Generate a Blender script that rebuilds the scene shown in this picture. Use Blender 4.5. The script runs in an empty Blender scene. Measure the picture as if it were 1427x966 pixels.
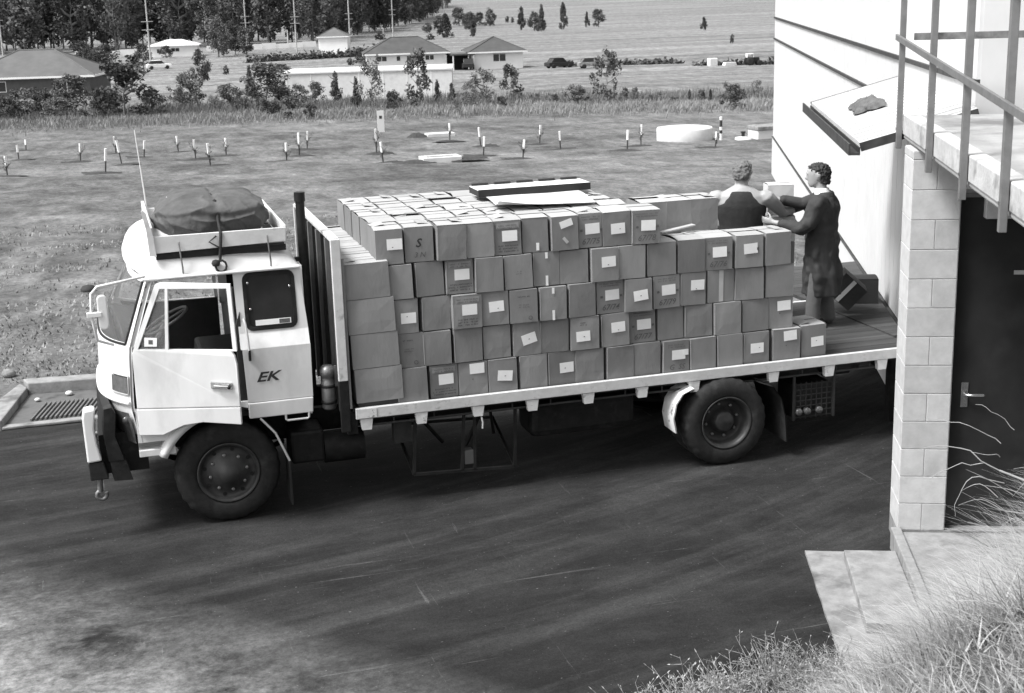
import bpy, bmesh, math, random
from mathutils import Vector, Matrix, noise as mnoise
R = math.radians
random.seed(7)
scene = bpy.context.scene
COL = scene.collection

# ------------------------------------------------------------------ camera
CAM = Vector((-0.884, -12.738, 4.886))
YAW, PITCH, ROLL = R(16.3), R(14.5), 0.03
fw = Vector((math.sin(YAW)*math.cos(PITCH), math.cos(YAW)*math.cos(PITCH), -math.sin(PITCH)))
rt = Vector((math.cos(YAW), -math.sin(YAW), 0)); up = rt.cross(fw)
cr = rt*math.cos(ROLL)-up*math.sin(ROLL); cu = rt*math.sin(ROLL)+up*math.cos(ROLL)
cd = bpy.data.cameras.new('camera'); cam = bpy.data.objects.new('camera', cd); COL.objects.link(cam)
m = Matrix.Identity(4)
for i in range(3):
    m[i][0], m[i][1], m[i][2], m[i][3] = cr[i], cu[i], -fw[i], CAM[i]
cam.matrix_world = m
cd.sensor_width = 36; cd.lens = 36*1930/1427; cd.clip_end = 6000; cd.clip_start = .1
cd.dof.use_dof = True; cd.dof.focus_distance = 13.6; cd.dof.aperture_fstop = 7.0
scene.camera = cam

# ------------------------------------------------------------------ sky and sun
SUN_TO = Vector((-0.95, -0.17, 0)).normalized(); SUN_EL = R(56)
w = bpy.data.worlds.new('World'); scene.world = w; w.use_nodes = True
nt = w.node_tree; nt.nodes.clear()
out = nt.nodes.new('ShaderNodeOutputWorld'); bg = nt.nodes.new('ShaderNodeBackground')
sky = nt.nodes.new('ShaderNodeTexSky'); sky.sky_type = 'NISHITA'; sky.sun_disc = False
sky.sun_elevation = SUN_EL; sky.sun_rotation = math.atan2(SUN_TO.x, SUN_TO.y)
sky.dust_density = 3.0; sky.air_density = 1.2
bw = nt.nodes.new('ShaderNodeRGBToBW')
nt.links.new(sky.outputs[0], bw.inputs[0]); nt.links.new(bw.outputs[0], bg.inputs[0]); nt.links.new(bg.outputs[0], out.inputs[0])
bg.inputs[1].default_value = 0.15
sl = bpy.data.lights.new('sun', 'SUN'); sl.energy = 2.6; sl.angle = R(16); sl.color = (1, 1, 1)
so = bpy.data.objects.new('sun', sl); COL.objects.link(so)
sd_ = Vector((SUN_TO.x*math.cos(SUN_EL), SUN_TO.y*math.cos(SUN_EL), math.sin(SUN_EL)))
so.rotation_euler = sd_.to_track_quat('Z', 'Y').to_euler(); so.location = (-20, 12, 40)
vs = scene.view_settings; vs.view_transform = 'Standard'; vs.look = 'None'; vs.gamma = 1; vs.exposure = 0.90
scene.render.engine = 'CYCLES'

# ------------------------------------------------------------------ materials (black and white photograph: all greys)
def mat(name, v, var=.12, scale=6, rough=.75, bump=0, bscale=60, metal=0, rnd=0, stretch=(1,1,1), spec=.3, detail=4, dark=None):
    """grey procedural material. var = mottling, rnd = per object variation, dark=(value, scale, lo, hi) = dirt patches"""
    mt = bpy.data.materials.new(name); mt.use_nodes = True; n = mt.node_tree; N = n.nodes; L = n.links
    b = N['Principled BSDF']; b.inputs['Roughness'].default_value = rough; b.inputs['Metallic'].default_value = metal
    b.inputs['Specular IOR Level'].default_value = spec
    tc = N.new('ShaderNodeTexCoord'); mp = N.new('ShaderNodeMapping'); mp.inputs['Scale'].default_value = stretch
    L.new(tc.outputs['Object'], mp.inputs[0])
    oi = N.new('ShaderNodeObjectInfo')
    ad = N.new('ShaderNodeVectorMath'); ad.operation = 'MULTIPLY_ADD'; ad.inputs[1].default_value = (37, 37, 37) if rnd else (0, 0, 0)
    cx = N.new('ShaderNodeCombineXYZ'); L.new(oi.outputs['Random'], cx.inputs[0]); L.new(oi.outputs['Random'], cx.inputs[1])
    L.new(cx.outputs[0], ad.inputs[0]); L.new(mp.outputs[0], ad.inputs[2])
    no = N.new('ShaderNodeTexNoise'); no.inputs['Scale'].default_value = scale; no.inputs['Detail'].default_value = detail
    no.inputs['Roughness'].default_value = .62
    L.new(ad.outputs[0], no.inputs['Vector'])
    mr = N.new('ShaderNodeMapRange'); mr.inputs[1].default_value = .3; mr.inputs[2].default_value = .7
    mr.inputs[3].default_value = v*(1-var); mr.inputs[4].default_value = v*(1+var); mr.clamp = True
    L.new(no.outputs['Fac'], mr.inputs[0])
    val = mr.outputs[0]
    if rnd:
        r2 = N.new('ShaderNodeMapRange'); r2.inputs[3].default_value = 1-rnd; r2.inputs[4].default_value = 1+rnd
        L.new(oi.outputs['Random'], r2.inputs[0])
        mu = N.new('ShaderNodeMath'); mu.operation = 'MULTIPLY'; L.new(val, mu.inputs[0]); L.new(r2.outputs[0], mu.inputs[1]); val = mu.outputs[0]
    if dark:
        dv, dsc, lo, hi = dark
        n2 = N.new('ShaderNodeTexNoise'); n2.inputs['Scale'].default_value = dsc; n2.inputs['Detail'].default_value = 7
        n2.inputs['Roughness'].default_value = .6; L.new(ad.outputs[0], n2.inputs['Vector'])
        r3 = N.new('ShaderNodeMapRange'); r3.inputs[1].default_value = lo; r3.inputs[2].default_value = hi; L.new(n2.outputs['Fac'], r3.inputs[0])
        mx = N.new('ShaderNodeMix'); mx.data_type = 'FLOAT'; L.new(r3.outputs[0], mx.inputs[0]); L.new(val, mx.inputs[2]); mx.inputs[3].default_value = dv
        val = mx.outputs[0]
    L.new(val, b.inputs['Base Color'])
    if bump:
        nb = N.new('ShaderNodeTexNoise'); nb.inputs['Scale'].default_value = bscale; nb.inputs['Detail'].default_value = 5
        L.new(ad.outputs[0], nb.inputs['Vector'])
        bp = N.new('ShaderNodeBump'); bp.inputs['Strength'].default_value = bump; bp.inputs['Distance'].default_value = .02
        L.new(nb.outputs['Fac'], bp.inputs['Height']); L.new(bp.outputs[0], b.inputs['Normal'])
    return mt

M = {}
M['paint'] = mat('white_truck_paint', .72, .06, 5, .4, .03, 7, spec=.5, stretch=(1, 1, .45), dark=(.52, 3.5, .54, .82))
M['paint_grey'] = mat('grey_truck_panel_paint', .42, .08, 4, .4, spec=.5)
M['white_old'] = mat('worn_white_paint', .66, .12, 12, .6, .1, 40, dark=(.2, 14, .60, .68))
M['tray_white'] = mat('tray_rail_paint', .58, .10, 8, .6, .1, 30, dark=(.3, 9, .60, .75))
M['black'] = mat('black_underframe', .012, .4, 12, .6, .1, 30, dark=(.035, 6, .55, .75))
M['rubber'] = mat('tyre_rubber', .020, .3, 14, .8, .15, 60, dark=(.05, 5, .55, .8))
M['rim'] = mat('dark_wheel_rim', .035, .4, 9, .5, spec=.5, dark=(.06, 12, .6, .8))
M['steel'] = mat('dull_steel', .22, .3, 12, .4, metal=.6)
M['chrome'] = mat('bright_metal', .6, .1, 10, .25, metal=.9)
M['glass_dark'] = mat('lamp_glass', .10, .3, 20, .15, spec=.6)
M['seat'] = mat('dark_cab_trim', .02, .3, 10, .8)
M['card'] = mat('cardboard', .22, .12, 5, .85, .10, 45, rnd=.17, stretch=(1, 1, .35), dark=(.15, 2.4, .58, .85))
M['card_lit'] = mat('cardboard_lit', .38, .07, 5, .85, .05, 45, rnd=.10)  # same cardboard made paler: sunlight on the tops put into its colour
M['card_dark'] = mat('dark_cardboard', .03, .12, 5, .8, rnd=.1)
M['card_pale'] = mat('pale_cardboard', .6, .08, 6, .85, rnd=.06)
M['paper'] = mat('label_paper', .82, .03, 20, .8)
M['ink'] = mat('ink', .04, .3, 60, .9)
M['ink_soft'] = mat('faded_ink', .105, .25, 60, .9)
M['tape'] = mat('packing_tape', .48, .08, 9, .35, spec=.5)
M['tarp'] = mat('canvas_tarpaulin', .095, .22, 7, .95, .4, 26)
M['rope'] = mat('dark_rope', .03, .3, 40, .9)
M['wood'] = mat('dark_plank', .055, .35, 3.5, .75, .2, 30, rnd=.25, stretch=(.25, 4, 1))
M['wood_pale'] = mat('painted_board', .62, .1, 5, .7, .1, 30, dark=(.35, 6, .6, .75))
M['clad'] = mat('white_cladding', .62, .05, 2, .6, .03, 12)
M['clad_roof'] = mat('pale_roof_sheet', .50, .07, 3, .55, .05, 20, dark=(.45, 2.5, .6, .8))
M['flash'] = mat('dark_flashing', .045, .5, 9, .6)
M['block'] = mat('concrete_block', .50, .10, 9, .9, .10, 60, rnd=.10, dark=(.36, 2.3, .56, .78))
M['mortar'] = mat('mortar', .52, .1, 20, .95, .2, 60)
M['conc'] = mat('concrete', .25, .24, 7, .9, .25, 40, dark=(.11, 2.6, .52, .68))
M['conc_deck'] = mat('deck_concrete', .36, .16, 3, .95, .3, 45, dark=(.17, 1.1, .50, .66))
M['conc_edge'] = mat('stained_concrete', .46, .15, 6, .9, .25, 30, dark=(.20, 3.5, .52, .70))
M['conc_white'] = mat('limewashed_concrete', .62, .08, 2.5, .9, .2, 14, dark=(.5, .9, .58, .76))
M['rail'] = mat('galvanised_rail', .19, .16, 9, .5, metal=.3)
M['door'] = mat('black_steel_door', .024, .25, 4, .38, spec=.45, dark=(.04, 2.5, .55, .8))
M['house_white'] = mat('white_house_wall', .75, .06, .6, .85)
M['house_brick'] = mat('brick_house_wall', .10, .18, 1.5, .9)
M['roof_tile'] = mat('roof_tile', .115, .14, .8, .85, rnd=.05)
M['roof_tile2'] = mat('dark_roof_tile', .075, .16, .8, .85)
M['roof_white'] = mat('white_iron_roof', .78, .05, 1, .6)
M['pane'] = mat('dark_pane', .03, .2, 4, .12, spec=.6)
M['trunk'] = mat('tree_bark', .16, .3, 2, .95)
M['pole'] = mat('weathered_pole', .42, .15, 2, .9)
M['leaf_dark'] = mat('dark_foliage', .072, .45, .5, .9, rnd=.2)
M['leaf_forest'] = mat('forest_foliage', .09, .55, .22, .9, rnd=.35)
M['leaf_mid'] = mat('grey_green_foliage', .10, .4, 1.2, .9, rnd=.35)
M['leaf_pale'] = mat('pale_foliage', .13, .35, 1.2, .9, rnd=.2)
M['straw'] = mat('dry_grass', .36, .4, 3, .9)
M['straw_thick'] = mat('thick_straw', .42, .2, 3, .9)
M['straw_far'] = mat('far_dry_grass', .27, .25, .4, .95)
M['weed'] = mat('grey_weed', .27, .3, 6, .9, rnd=.2)
M['straw_dark'] = mat('dull_dry_grass', .17, .3, 2, .9)
M['field_tuft'] = mat('field_grass', .26, .4, .35, .95)
M['soil'] = mat('dark_soil', .05, .3, 6, .95, .4, 20)
M['skin'] = mat('skin', .34, .05, 12, .55, spec=.4)
M['hair_grey'] = mat('fair_hair', .13, .3, 45, .8, .4, 70, stretch=(1, 1, .3))
M['hair_dark'] = mat('dark_hair', .04, .4, 45, .7, .4, 70, stretch=(1, 1, .3))
M['singlet'] = mat('dark_singlet', .030, .2, 14, .9, .2, 60)
M['coat'] = mat('dark_dust_coat', .042, .25, 5, .8, .35, 13)
M['trouser'] = mat('grey_trousers', .11, .12, 9, .9, .25, 18)
M['shirt'] = mat('white_shirt', .78, .03, 10, .8)
M['boot'] = mat('black_boot', .015, .1, 10, .5)

# ------------------------------------------------------------------ mesh helpers
class MB:
    def __init__(s): s.v = []; s.f = []; s.sm = []
    def add(s, vs, fs, smooth=False):
        k = len(s.v); s.v += [tuple(p) for p in vs]; s.f += [tuple(i+k for i in f) for f in fs]; s.sm += [smooth]*len(fs); return s
    def box(s, x0, x1, y0, y1, z0, z1, mx=None):
        p = [Vector((x, y, z)) for z in (z0, z1) for y in (y0, y1) for x in (x0, x1)]
        if mx: p = [mx @ q for q in p]
        return s.add(p, [(0, 2, 3, 1), (4, 5, 7, 6), (0, 1, 5, 4), (2, 6, 7, 3), (0, 4, 6, 2), (1, 3, 7, 5)])
    def bar(s, a, b, wd, th, upv=(0, 0, 1)):
        a = Vector(a); b = Vector(b); d = (b-a); L = d.length; d.normalize()
        sx = d.cross(Vector(upv))
        if sx.length < 1e-4: sx = Vector((1, 0, 0))
        sx.normalize(); sy = sx.cross(d)
        mx = Matrix((sx, d, sy)).transposed().to_4x4(); mx.translation = a
        return s.box(-wd/2, wd/2, 0, L, -th/2, th/2, mx)
    def tube(s, pts, r, n=8, caps=True):
        pts = [Vector(p) for p in pts]; rs = r if isinstance(r, (list, tuple)) else [r]*len(pts)
        vs = []; prev = None
        for i, p in enumerate(pts):
            d = (pts[min(i+1, len(pts)-1)]-pts[max(i-1, 0)]).normalized()
            u = prev if prev is not None else (Vector((0, 0, 1)) if abs(d.z) < .9 else Vector((1, 0, 0)))
            u = (u-d*u.dot(d)).normalized(); prev = u; w_ = d.cross(u)
            for k in range(n):
                a = 2*math.pi*k/n; vs.append(p+(u*math.cos(a)+w_*math.sin(a))*rs[i])
        fs = [(i*n+k, i*n+(k+1) % n, (i+1)*n+(k+1) % n, (i+1)*n+k) for i in range(len(pts)-1) for k in range(n)]
        s.add(vs, fs, True)
        if caps: s.add(vs[:n], [tuple(reversed(range(n)))]); s.add(vs[-n:], [tuple(range(n))])
        return s
    def lathe(s, prof, c, axis='y', n=40, smooth=True, closed=False, jag=None, cap=True):
        """prof = list of (radius, offset along axis)"""
        vs = []
        for i, (r, o) in enumerate(prof):
            for k in range(n):
                a = 2*math.pi*k/n; rr = r
                if jag and i in jag and (k//2) % 2: rr = r-jag[i]
                p = (rr*math.cos(a), o, rr*math.sin(a)) if axis == 'y' else (rr*math.cos(a), rr*math.sin(a), o)
                vs.append((p[0]+c[0], p[1]+c[1], p[2]+c[2]))
        m_ = len(prof); fs = []
        for i in range(m_-1+(1 if closed else 0)):
            for k in range(n):
                j = (i+1) % m_
                fs.append((i*n+k, i*n+(k+1) % n, j*n+(k+1) % n, j*n+k))
        s.add(vs, fs, smooth)
        if not closed and cap:
            s.add(vs[:n], [tuple(reversed(range(n)))]); s.add(vs[-n:], [tuple(range(n))])
        return s
    def prism(s, poly, fn, t):
        """poly: 2-D outline, fn(u, v, w) -> point, thickness from w=0 to w=t"""
        n = len(poly); vs = [fn(u, v, 0) for u, v in poly]+[fn(u, v, t) for u, v in poly]
        fs = [tuple(range(n)), tuple(reversed(range(n, 2*n)))]+[(i, (i+1) % n, (i+1) % n+n, i+n) for i in range(n)]
        return s.add(vs, fs)
    def plate(s, outer, holes, fn, t):
        """flat plate with holes, both sides and rims"""
        bm = bmesh.new(); loops = [outer]+holes; es = []
        for lp in loops:
            vv = [bm.verts.new((u, v, 0)) for u, v in lp]
            es += [bm.edges.new((vv[i], vv[(i+1) % len(vv)])) for i in range(len(vv))]
        bmesh.ops.triangle_fill(bm, edges=es, use_beauty=True, use_dissolve=False)
        bm.verts.ensure_lookup_table(); bm.verts.index_update()
        P = [(v.co.x, v.co.y) for v in bm.verts]; T = [tuple(v.index for v in f.verts) for f in bm.faces]
        s.add([fn(u, v, 0) for u, v in P], T); s.add([fn(u, v, t) for u, v in P], [tuple(reversed(f)) for f in T])
        bm.free()
        for lp in loops:
            n = len(lp)
            s.add([fn(u, v, 0) for u, v in lp]+[fn(u, v, t) for u, v in lp], [(i, (i+1) % n, (i+1) % n+n, i+n) for i in range(n)])
        return s
    def grid(s, fn, nu, nv, smooth=True):
        vs = [fn(i/nu, j/nv) for i in range(nu+1) for j in range(nv+1)]
        fs = [(i*(nv+1)+j, (i+1)*(nv+1)+j, (i+1)*(nv+1)+j+1, i*(nv+1)+j+1) for i in range(nu) for j in range(nv)]
        return s.add(vs, fs, smooth)
    def mesh(s, name, mt, fix=True):
        me = bpy.data.meshes.new(name); me.from_pydata([tuple(p) for p in s.v], [], s.f)
        me.polygons.foreach_set('use_smooth', s.sm)
        if fix:
            bm = bmesh.new(); bm.from_mesh(me); bmesh.ops.recalc_face_normals(bm, faces=bm.faces); bm.to_mesh(me); bm.free()
        me.materials.append(M[mt] if isinstance(mt, str) else mt); me.update(); return me
    def build(s, name, mt, parent=None, bevel=0, fix=True, local=False):
        o = bpy.data.objects.new(name, s.mesh(name, mt, fix)); COL.objects.link(o)
        if parent is not None: put(o, parent, local)
        if bevel:
            md = o.modifiers.new('bevel', 'BEVEL'); md.width = bevel; md.segments = 2; md.limit_method = 'ANGLE'; md.angle_limit = R(40)
        return o

def put(o, parent, local=False):
    o.parent = parent
    if not local:
        mw = world_of(parent); o.matrix_parent_inverse = mw.inverted()
def world_of(o):
    mw = Matrix.LocRotScale(o.location, o.rotation_euler, o.scale)
    if o.parent: mw = world_of(o.parent) @ o.matrix_parent_inverse @ mw
    return mw
def empty(name, loc, rz=0):
    o = bpy.data.objects.new(name, None); COL.objects.link(o); o.location = loc; o.rotation_euler = (0, 0, rz); o.empty_display_size = .2; return o
def tag(o, label=None, cat=None, group=None, kind=None):
    if label: o['label'] = label
    if cat: o['category'] = cat
    if group: o['group'] = group
    if kind: o['kind'] = kind
    return o
def inst(name, me, parent=None, loc=(0, 0, 0), rz=0, sc=(1, 1, 1)):
    o = bpy.data.objects.new(name, me); COL.objects.link(o); o.location = loc; o.rotation_euler = (0, 0, rz); o.scale = sc
    if parent is not None: o.parent = parent
    return o
def arc(cx, cy, r, a0, a1, n): return [(cx+r*math.cos(R(a0+(a1-a0)*i/n)), cy+r*math.sin(R(a0+(a1-a0)*i/n))) for i in range(n+1)]
def rrect(x0, x1, y0, y1, r, n=4):
    return arc(x1-r, y1-r, r, 0, 90, n)+arc(x0+r, y1-r, r, 90, 180, n)+arc(x0+r, y0+r, r, 180, 270, n)+arc(x1-r, y0+r, r, 270, 360, n)
def lerp(xs, ys, x):
    if x <= xs[0]: return ys[0]
    for i in range(1, len(xs)):
        if x <= xs[i]:
            t = (x-xs[i-1])/(xs[i]-xs[i-1]); return ys[i-1]+(ys[i]-ys[i-1])*t
    return ys[-1]
_txt = {}
def text_mesh(body, size, mt, shear=0.0):
    k = (body, size, mt, shear)
    if k in _txt: return _txt[k]
    cu_ = bpy.data.curves.new('writing', 'FONT'); cu_.body = body; cu_.size = size; cu_.align_x = 'CENTER'; cu_.align_y = 'CENTER'; cu_.shear = shear
    cu_.resolution_u = 2; cu_.offset = size*(.022 if mt == 'ink' else .008)
    o = bpy.data.objects.new('writing', cu_); COL.objects.link(o)
    bpy.context.view_layer.update()
    me = bpy.data.meshes.new_from_object(o.evaluated_get(bpy.context.evaluated_depsgraph_get()))
    bpy.data.objects.remove(o); bpy.data.curves.remove(cu_)
    me.materials.clear(); me.materials.append(M[mt])
    # stand upright: x right, z up, facing -y
    me.transform(Matrix.Rotation(R(90), 4, 'X')); _txt[k] = me
    return me

# ------------------------------------------------------------------ terrain
TS = [-400, 22, 30, 40, 70, 110, 160, 220, 320, 500, 800, 1500, 4500]
TZ = [0, 0, -.35, -1.0, -2.9, -4.2, -5.4, -6.7, -7.6, -8.9, -7.5, 2, 22]
def sdist(x, y): return (x-CAM.x)*math.sin(YAW)+(y-CAM.y)*math.cos(YAW)
def tz(x, y): return lerp(TS, TZ, sdist(x, y))
def rough(x, y):
    s = sdist(x, y)
    if s < 19: return 0
    k = min(1, (s-19)/6)
    return k*(.10*mnoise.noise((x*.5, y*.5, 1))+.05*mnoise.noise((x*1.7, y*1.7, 4))) if s < 130 else .25*mnoise.noise((x*.05, y*.05, 2))
def grass_ground():
    mt = bpy.data.materials.new('field_ground'); mt.use_nodes = True; n = mt.node_tree; N = n.nodes; L = n.links
    b = N['Principled BSDF']; b.inputs['Roughness'].default_value = .95; b.inputs['Specular IOR Level'].default_value = .1
    tc = N.new('ShaderNodeTexCoord')
    def noise_(scale, st, det=6, ro=.6):
        mp = N.new('ShaderNodeMapping'); mp.inputs['Scale'].default_value = st; mp.inputs['Rotation'].default_value = (0, 0, R(-14))
        L.new(tc.outputs['Object'], mp.inputs[0]); t = N.new('ShaderNodeTexNoise'); t.inputs['Scale'].default_value = scale
        t.inputs['Detail'].default_value = det; t.inputs['Roughness'].default_value = ro; L.new(mp.outputs[0], t.inputs['Vector']); return t.outputs['Fac']
    def mrange(f, a, b_, c, d):
        r = N.new('ShaderNodeMapRange'); r.inputs[1].default_value = a; r.inputs[2].default_value = b_; r.inputs[3].default_value = c; r.inputs[4].default_value = d
        L.new(f, r.inputs[0]); return r.outputs[0]
    def mth(op, a, c):
        q = N.new('ShaderNodeMath'); q.operation = op; L.new(a, q.inputs[0])
        if isinstance(c, (int, float)): q.inputs[1].default_value = c
        else: L.new(c, q.inputs[1])
        return q.outputs[0]
    big = mrange(noise_(.13, (1.1, .8, 1), 8, .66), .36, .62, .085, .175)       # bare soil against dry turf
    midn = mrange(noise_(.55, (1.5, .6, 1), 9, .72), .3, .7, .50, 1.45)
    fine = mth('MULTIPLY', mrange(noise_(9, (1, 1, 1), 5, .75), .25, .75, .5, 1.5), mrange(noise_(2.2, (1.5, .7, 1), 7, .75), .3, .7, .60, 1.40))
    # far paddocks: pale dry grass
    sep = N.new('ShaderNodeSeparateXYZ'); L.new(tc.outputs['Object'], sep.inputs[0])
    far = mrange(sep.outputs[1], 85, 150, 0, 1)
    strips = mrange(noise_(.035, (.35, 5, 1), 5, .6), .36, .64, .135, .25)
    mx = N.new('ShaderNodeMix'); mx.data_type = 'FLOAT'; L.new(far, mx.inputs[0]); L.new(big, mx.inputs[2]); L.new(strips, mx.inputs[3])
    L.new(mth('MULTIPLY', mth('MULTIPLY', mx.outputs[0], midn), fine), b.inputs['Base Color'])
    bp = N.new('ShaderNodeBump'); bp.inputs['Strength'].default_value = .7; bp.inputs['Distance'].default_value = .08
    L.new(noise_(3.5, (1, 1, 1), 8, .75), bp.inputs['Height']); L.new(bp.outputs[0], b.inputs['Normal'])
    return mt
def asphalt():
    mt = bpy.data.materials.new('asphalt'); mt.use_nodes = True; n = mt.node_tree; N = n.nodes; L = n.links
    b = N['Principled BSDF']; b.inputs['Roughness'].default_value = .95; b.inputs['Specular IOR Level'].default_value = .08
    tc = N.new('ShaderNodeTexCoord')
    def noise_(scale, st, rz, det=6, ro=.6, dist=0):
        mp = N.new('ShaderNodeMapping'); mp.inputs['Scale'].default_value = st; mp.inputs['Rotation'].default_value = (0, 0, R(rz))
        L.new(tc.outputs['Object'], mp.inputs[0]); t = N.new('ShaderNodeTexNoise'); t.inputs['Scale'].default_value = scale; t.inputs['Distortion'].default_value = dist
        t.inputs['Detail'].default_value = det; t.inputs['Roughness'].default_value = ro; L.new(mp.outputs[0], t.inputs['Vector']); return t.outputs['Fac']
    def mrange(f, a, b_, c, d):
        r = N.new('ShaderNodeMapRange'); r.inputs[1].default_value = a; r.inputs[2].default_value = b_; r.inputs[3].default_value = c; r.inputs[4].default_value = d
        L.new(f, r.inputs[0]); return r.outputs[0]
    def mth(op, a, c):
        q = N.new('ShaderNodeMath'); q.operation = op; L.new(a, q.inputs[0])
        if isinstance(c, (int, float)): q.inputs[1].default_value = c
        else: L.new(c, q.inputs[1])
        return q.outputs[0]
    base = mrange(noise_(1.1, (1, 1, 1), 0, 8, .65), .3, .7, .014, .027)
    fine = mrange(noise_(70, (1, 1, 1), 0, 3, .8), .25, .75, .6, 1.45)
    dust = mrange(noise_(.6, (.55, 1.5, 1), 8, 11, .78, .25), .46, .80, 0, .028)    # dusty tyre tracks
    # curved tyre sweeps: noise drawn out along circles about a turning point beyond the yard
    vs_ = N.new('ShaderNodeVectorMath'); vs_.operation = 'SUBTRACT'; vs_.inputs[1].default_value = (-5, 22, 0); L.new(tc.outputs['Object'], vs_.inputs[0])
    ln = N.new('ShaderNodeVectorMath'); ln.operation = 'LENGTH'; L.new(vs_.outputs[0], ln.inputs[0])
    sp_ = N.new('ShaderNodeSeparateXYZ'); L.new(vs_.outputs[0], sp_.inputs[0])
    at_ = N.new('ShaderNodeMath'); at_.operation = 'ARCTAN2'; L.new(sp_.outputs[0], at_.inputs[0]); L.new(sp_.outputs[1], at_.inputs[1])
    cb = N.new('ShaderNodeCombineXYZ'); L.new(mth('MULTIPLY', ln.outputs['Value'], 2.2), cb.inputs[0]); L.new(mth('MULTIPLY', at_.outputs[0], 3.0), cb.inputs[1])
    tn = N.new('ShaderNodeTexNoise'); tn.inputs['Scale'].default_value = 1.0; tn.inputs['Detail'].default_value = 7; tn.inputs['Roughness'].default_value = .62; L.new(cb.outputs[0], tn.inputs['Vector'])
    grain = mrange(noise_(14, (1, 1, 1), 0, 6, .8), .3, .7, .35, 1.5)
    dust = mth('ADD', dust, mth('MULTIPLY', mrange(tn.outputs['Fac'], .48, .76, 0, .036), grain))
    # dust carried in from the gate side: denser towards the open corner of the yard
    sep = N.new('ShaderNodeSeparateXYZ'); L.new(tc.outputs['Object'], sep.inputs[0])
    corner = mrange(mth('ADD', mth('MULTIPLY', sep.outputs[0], -.9), mth('MULTIPLY', sep.outputs[1], -.8)), 1.7, 4.6, 0, 1)
    pat = mrange(noise_(.8, (.9, 1.1, 1), 10, 11, .78, .2), .36, .62, 0, .42)
    specks = mrange(noise_(26, (1, 2, 1), 20, 2, .5), .735, .755, 0, .12)
    scr = mrange(noise_(2.2, (.18, 5, 1), -22, 6, .7, .4), .645, .70, 0, .05); scr2 = mrange(noise_(2.6, (5, .22, 1), 25, 6, .7, .4), .66, .71, 0, .04)
    dust = mth('ADD', dust, mth('ADD', scr, scr2))
    sm = mth('ADD', mth('MULTIPLY', mth('ADD', base, dust), fine), mth('ADD', mth('MULTIPLY', mth('MULTIPLY', pat, corner), grain), specks))
    L.new(sm, b.inputs['Base Color'])
    bp = N.new('ShaderNodeBump'); bp.inputs['Strength'].default_value = .35; bp.inputs['Distance'].default_value = .01
    L.new(noise_(110, (1, 1, 1), 0, 4, .7), bp.inputs['Height']); L.new(bp.outputs[0], b.inputs['Normal'])
    return mt
M['field'] = grass_ground(); M['asphalt'] = asphalt()

def make_ground():
    mb = MB(); S = [-60, 0, 12, 16, 19]; s = 19
    while s < 4400:
        s += max(.45, s*.016) if s < 130 else s*.03
        S.append(s)
    nl = 110; cs, sn = math.cos(YAW), math.sin(YAW); vs = []; fs = []
    for s in S:
        wd = 40+max(0, s)*.75
        for j in range(nl+1):
            l = (j/nl*2-1)*wd
            x = CAM.x+s*sn+l*cs; y = CAM.y+s*cs-l*sn
            vs.append((x, y, tz(x, y)+rough(x, y)-.02))
    for i in range(len(S)-1):
        for j in range(nl):
            a = i*(nl+1)+j; fs.append((a, a+1, a+nl+2, a+nl+1))
    mb.add(vs, fs, True)
    return tag(mb.build('ground', 'field'), kind='structure')
make_ground()
# asphalt yard with an uneven far edge
mb = MB(); edge = []
x = -16.0
while x < 9.2:
    edge.append((x, 3.95+.10*mnoise.noise((x*.9, 0, 3))+.05*mnoise.noise((x*4, 1, 3)))); x += .25
mb.add([(9.2, -16, .006), (-16, -16, .006)]+[(x, y, .006) for x, y in edge], [tuple(range(len(edge)+2))])
tag(mb.build('road', 'asphalt'), kind='structure')

# building frame: e1 along the block wall, e2 away from the camera along the white wall
BA = R(23); e1 = Vector((math.cos(BA), -math.sin(BA), 0)); e2 = Vector((math.sin(BA), math.cos(BA), 0)); P0 = Vector((5.51, -2.77, 0))
def bf(t, u, z): return P0+e1*t+e2*u+Vector((0, 0, z))
BM = Matrix((e1, e2, Vector((0, 0, 1)))).transposed().to_4x4(); BM.translation = P0     # local building frame to world
# concrete pad, step and landing in front of the door
def ragged(pts, amp, seed, step=.12):
    o = []
    for i in range(len(pts)):
        a = Vector(pts[i]); b = Vector(pts[(i+1) % len(pts)]); n = max(1, int((b-a).length/step))
        for k in range(n):
            q = a.lerp(b, k/n); o.append((q.x+amp*mnoise.noise((q.x*6, q.y*6, seed)), q.y+amp*mnoise.noise((q.x*6, q.y*6, seed+9))))
    return o
mb = MB(); mb.prism(ragged([(4.70, -2.60), (5.46, -2.92), (5.0, -4.9), (3.75, -5.1), (4.08, -4.23)], .014, 2), lambda u, v, w: (u, v, .004+w), .03)
tag(mb.build('concrete_pad', 'conc'), kind='structure')
mb = MB(); mb.box(-.50, -.065, -1.75, -.34, 0.03, .125, BM)
tag(mb.build('concrete_step', 'conc', bevel=.008), kind='structure')
mb = MB(); mb.box(.03, 3.6, -2.1, -.02, 0.0, .17, BM)
ld = tag(mb.build('landing', 'conc', bevel=.01), kind='structure')
mb = MB(); mb.box(-.06, .028, -1.9, -.0, 0.0, .21, BM); tag(mb.build('landing_kerb', 'conc', bevel=.012), kind='structure')

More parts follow.
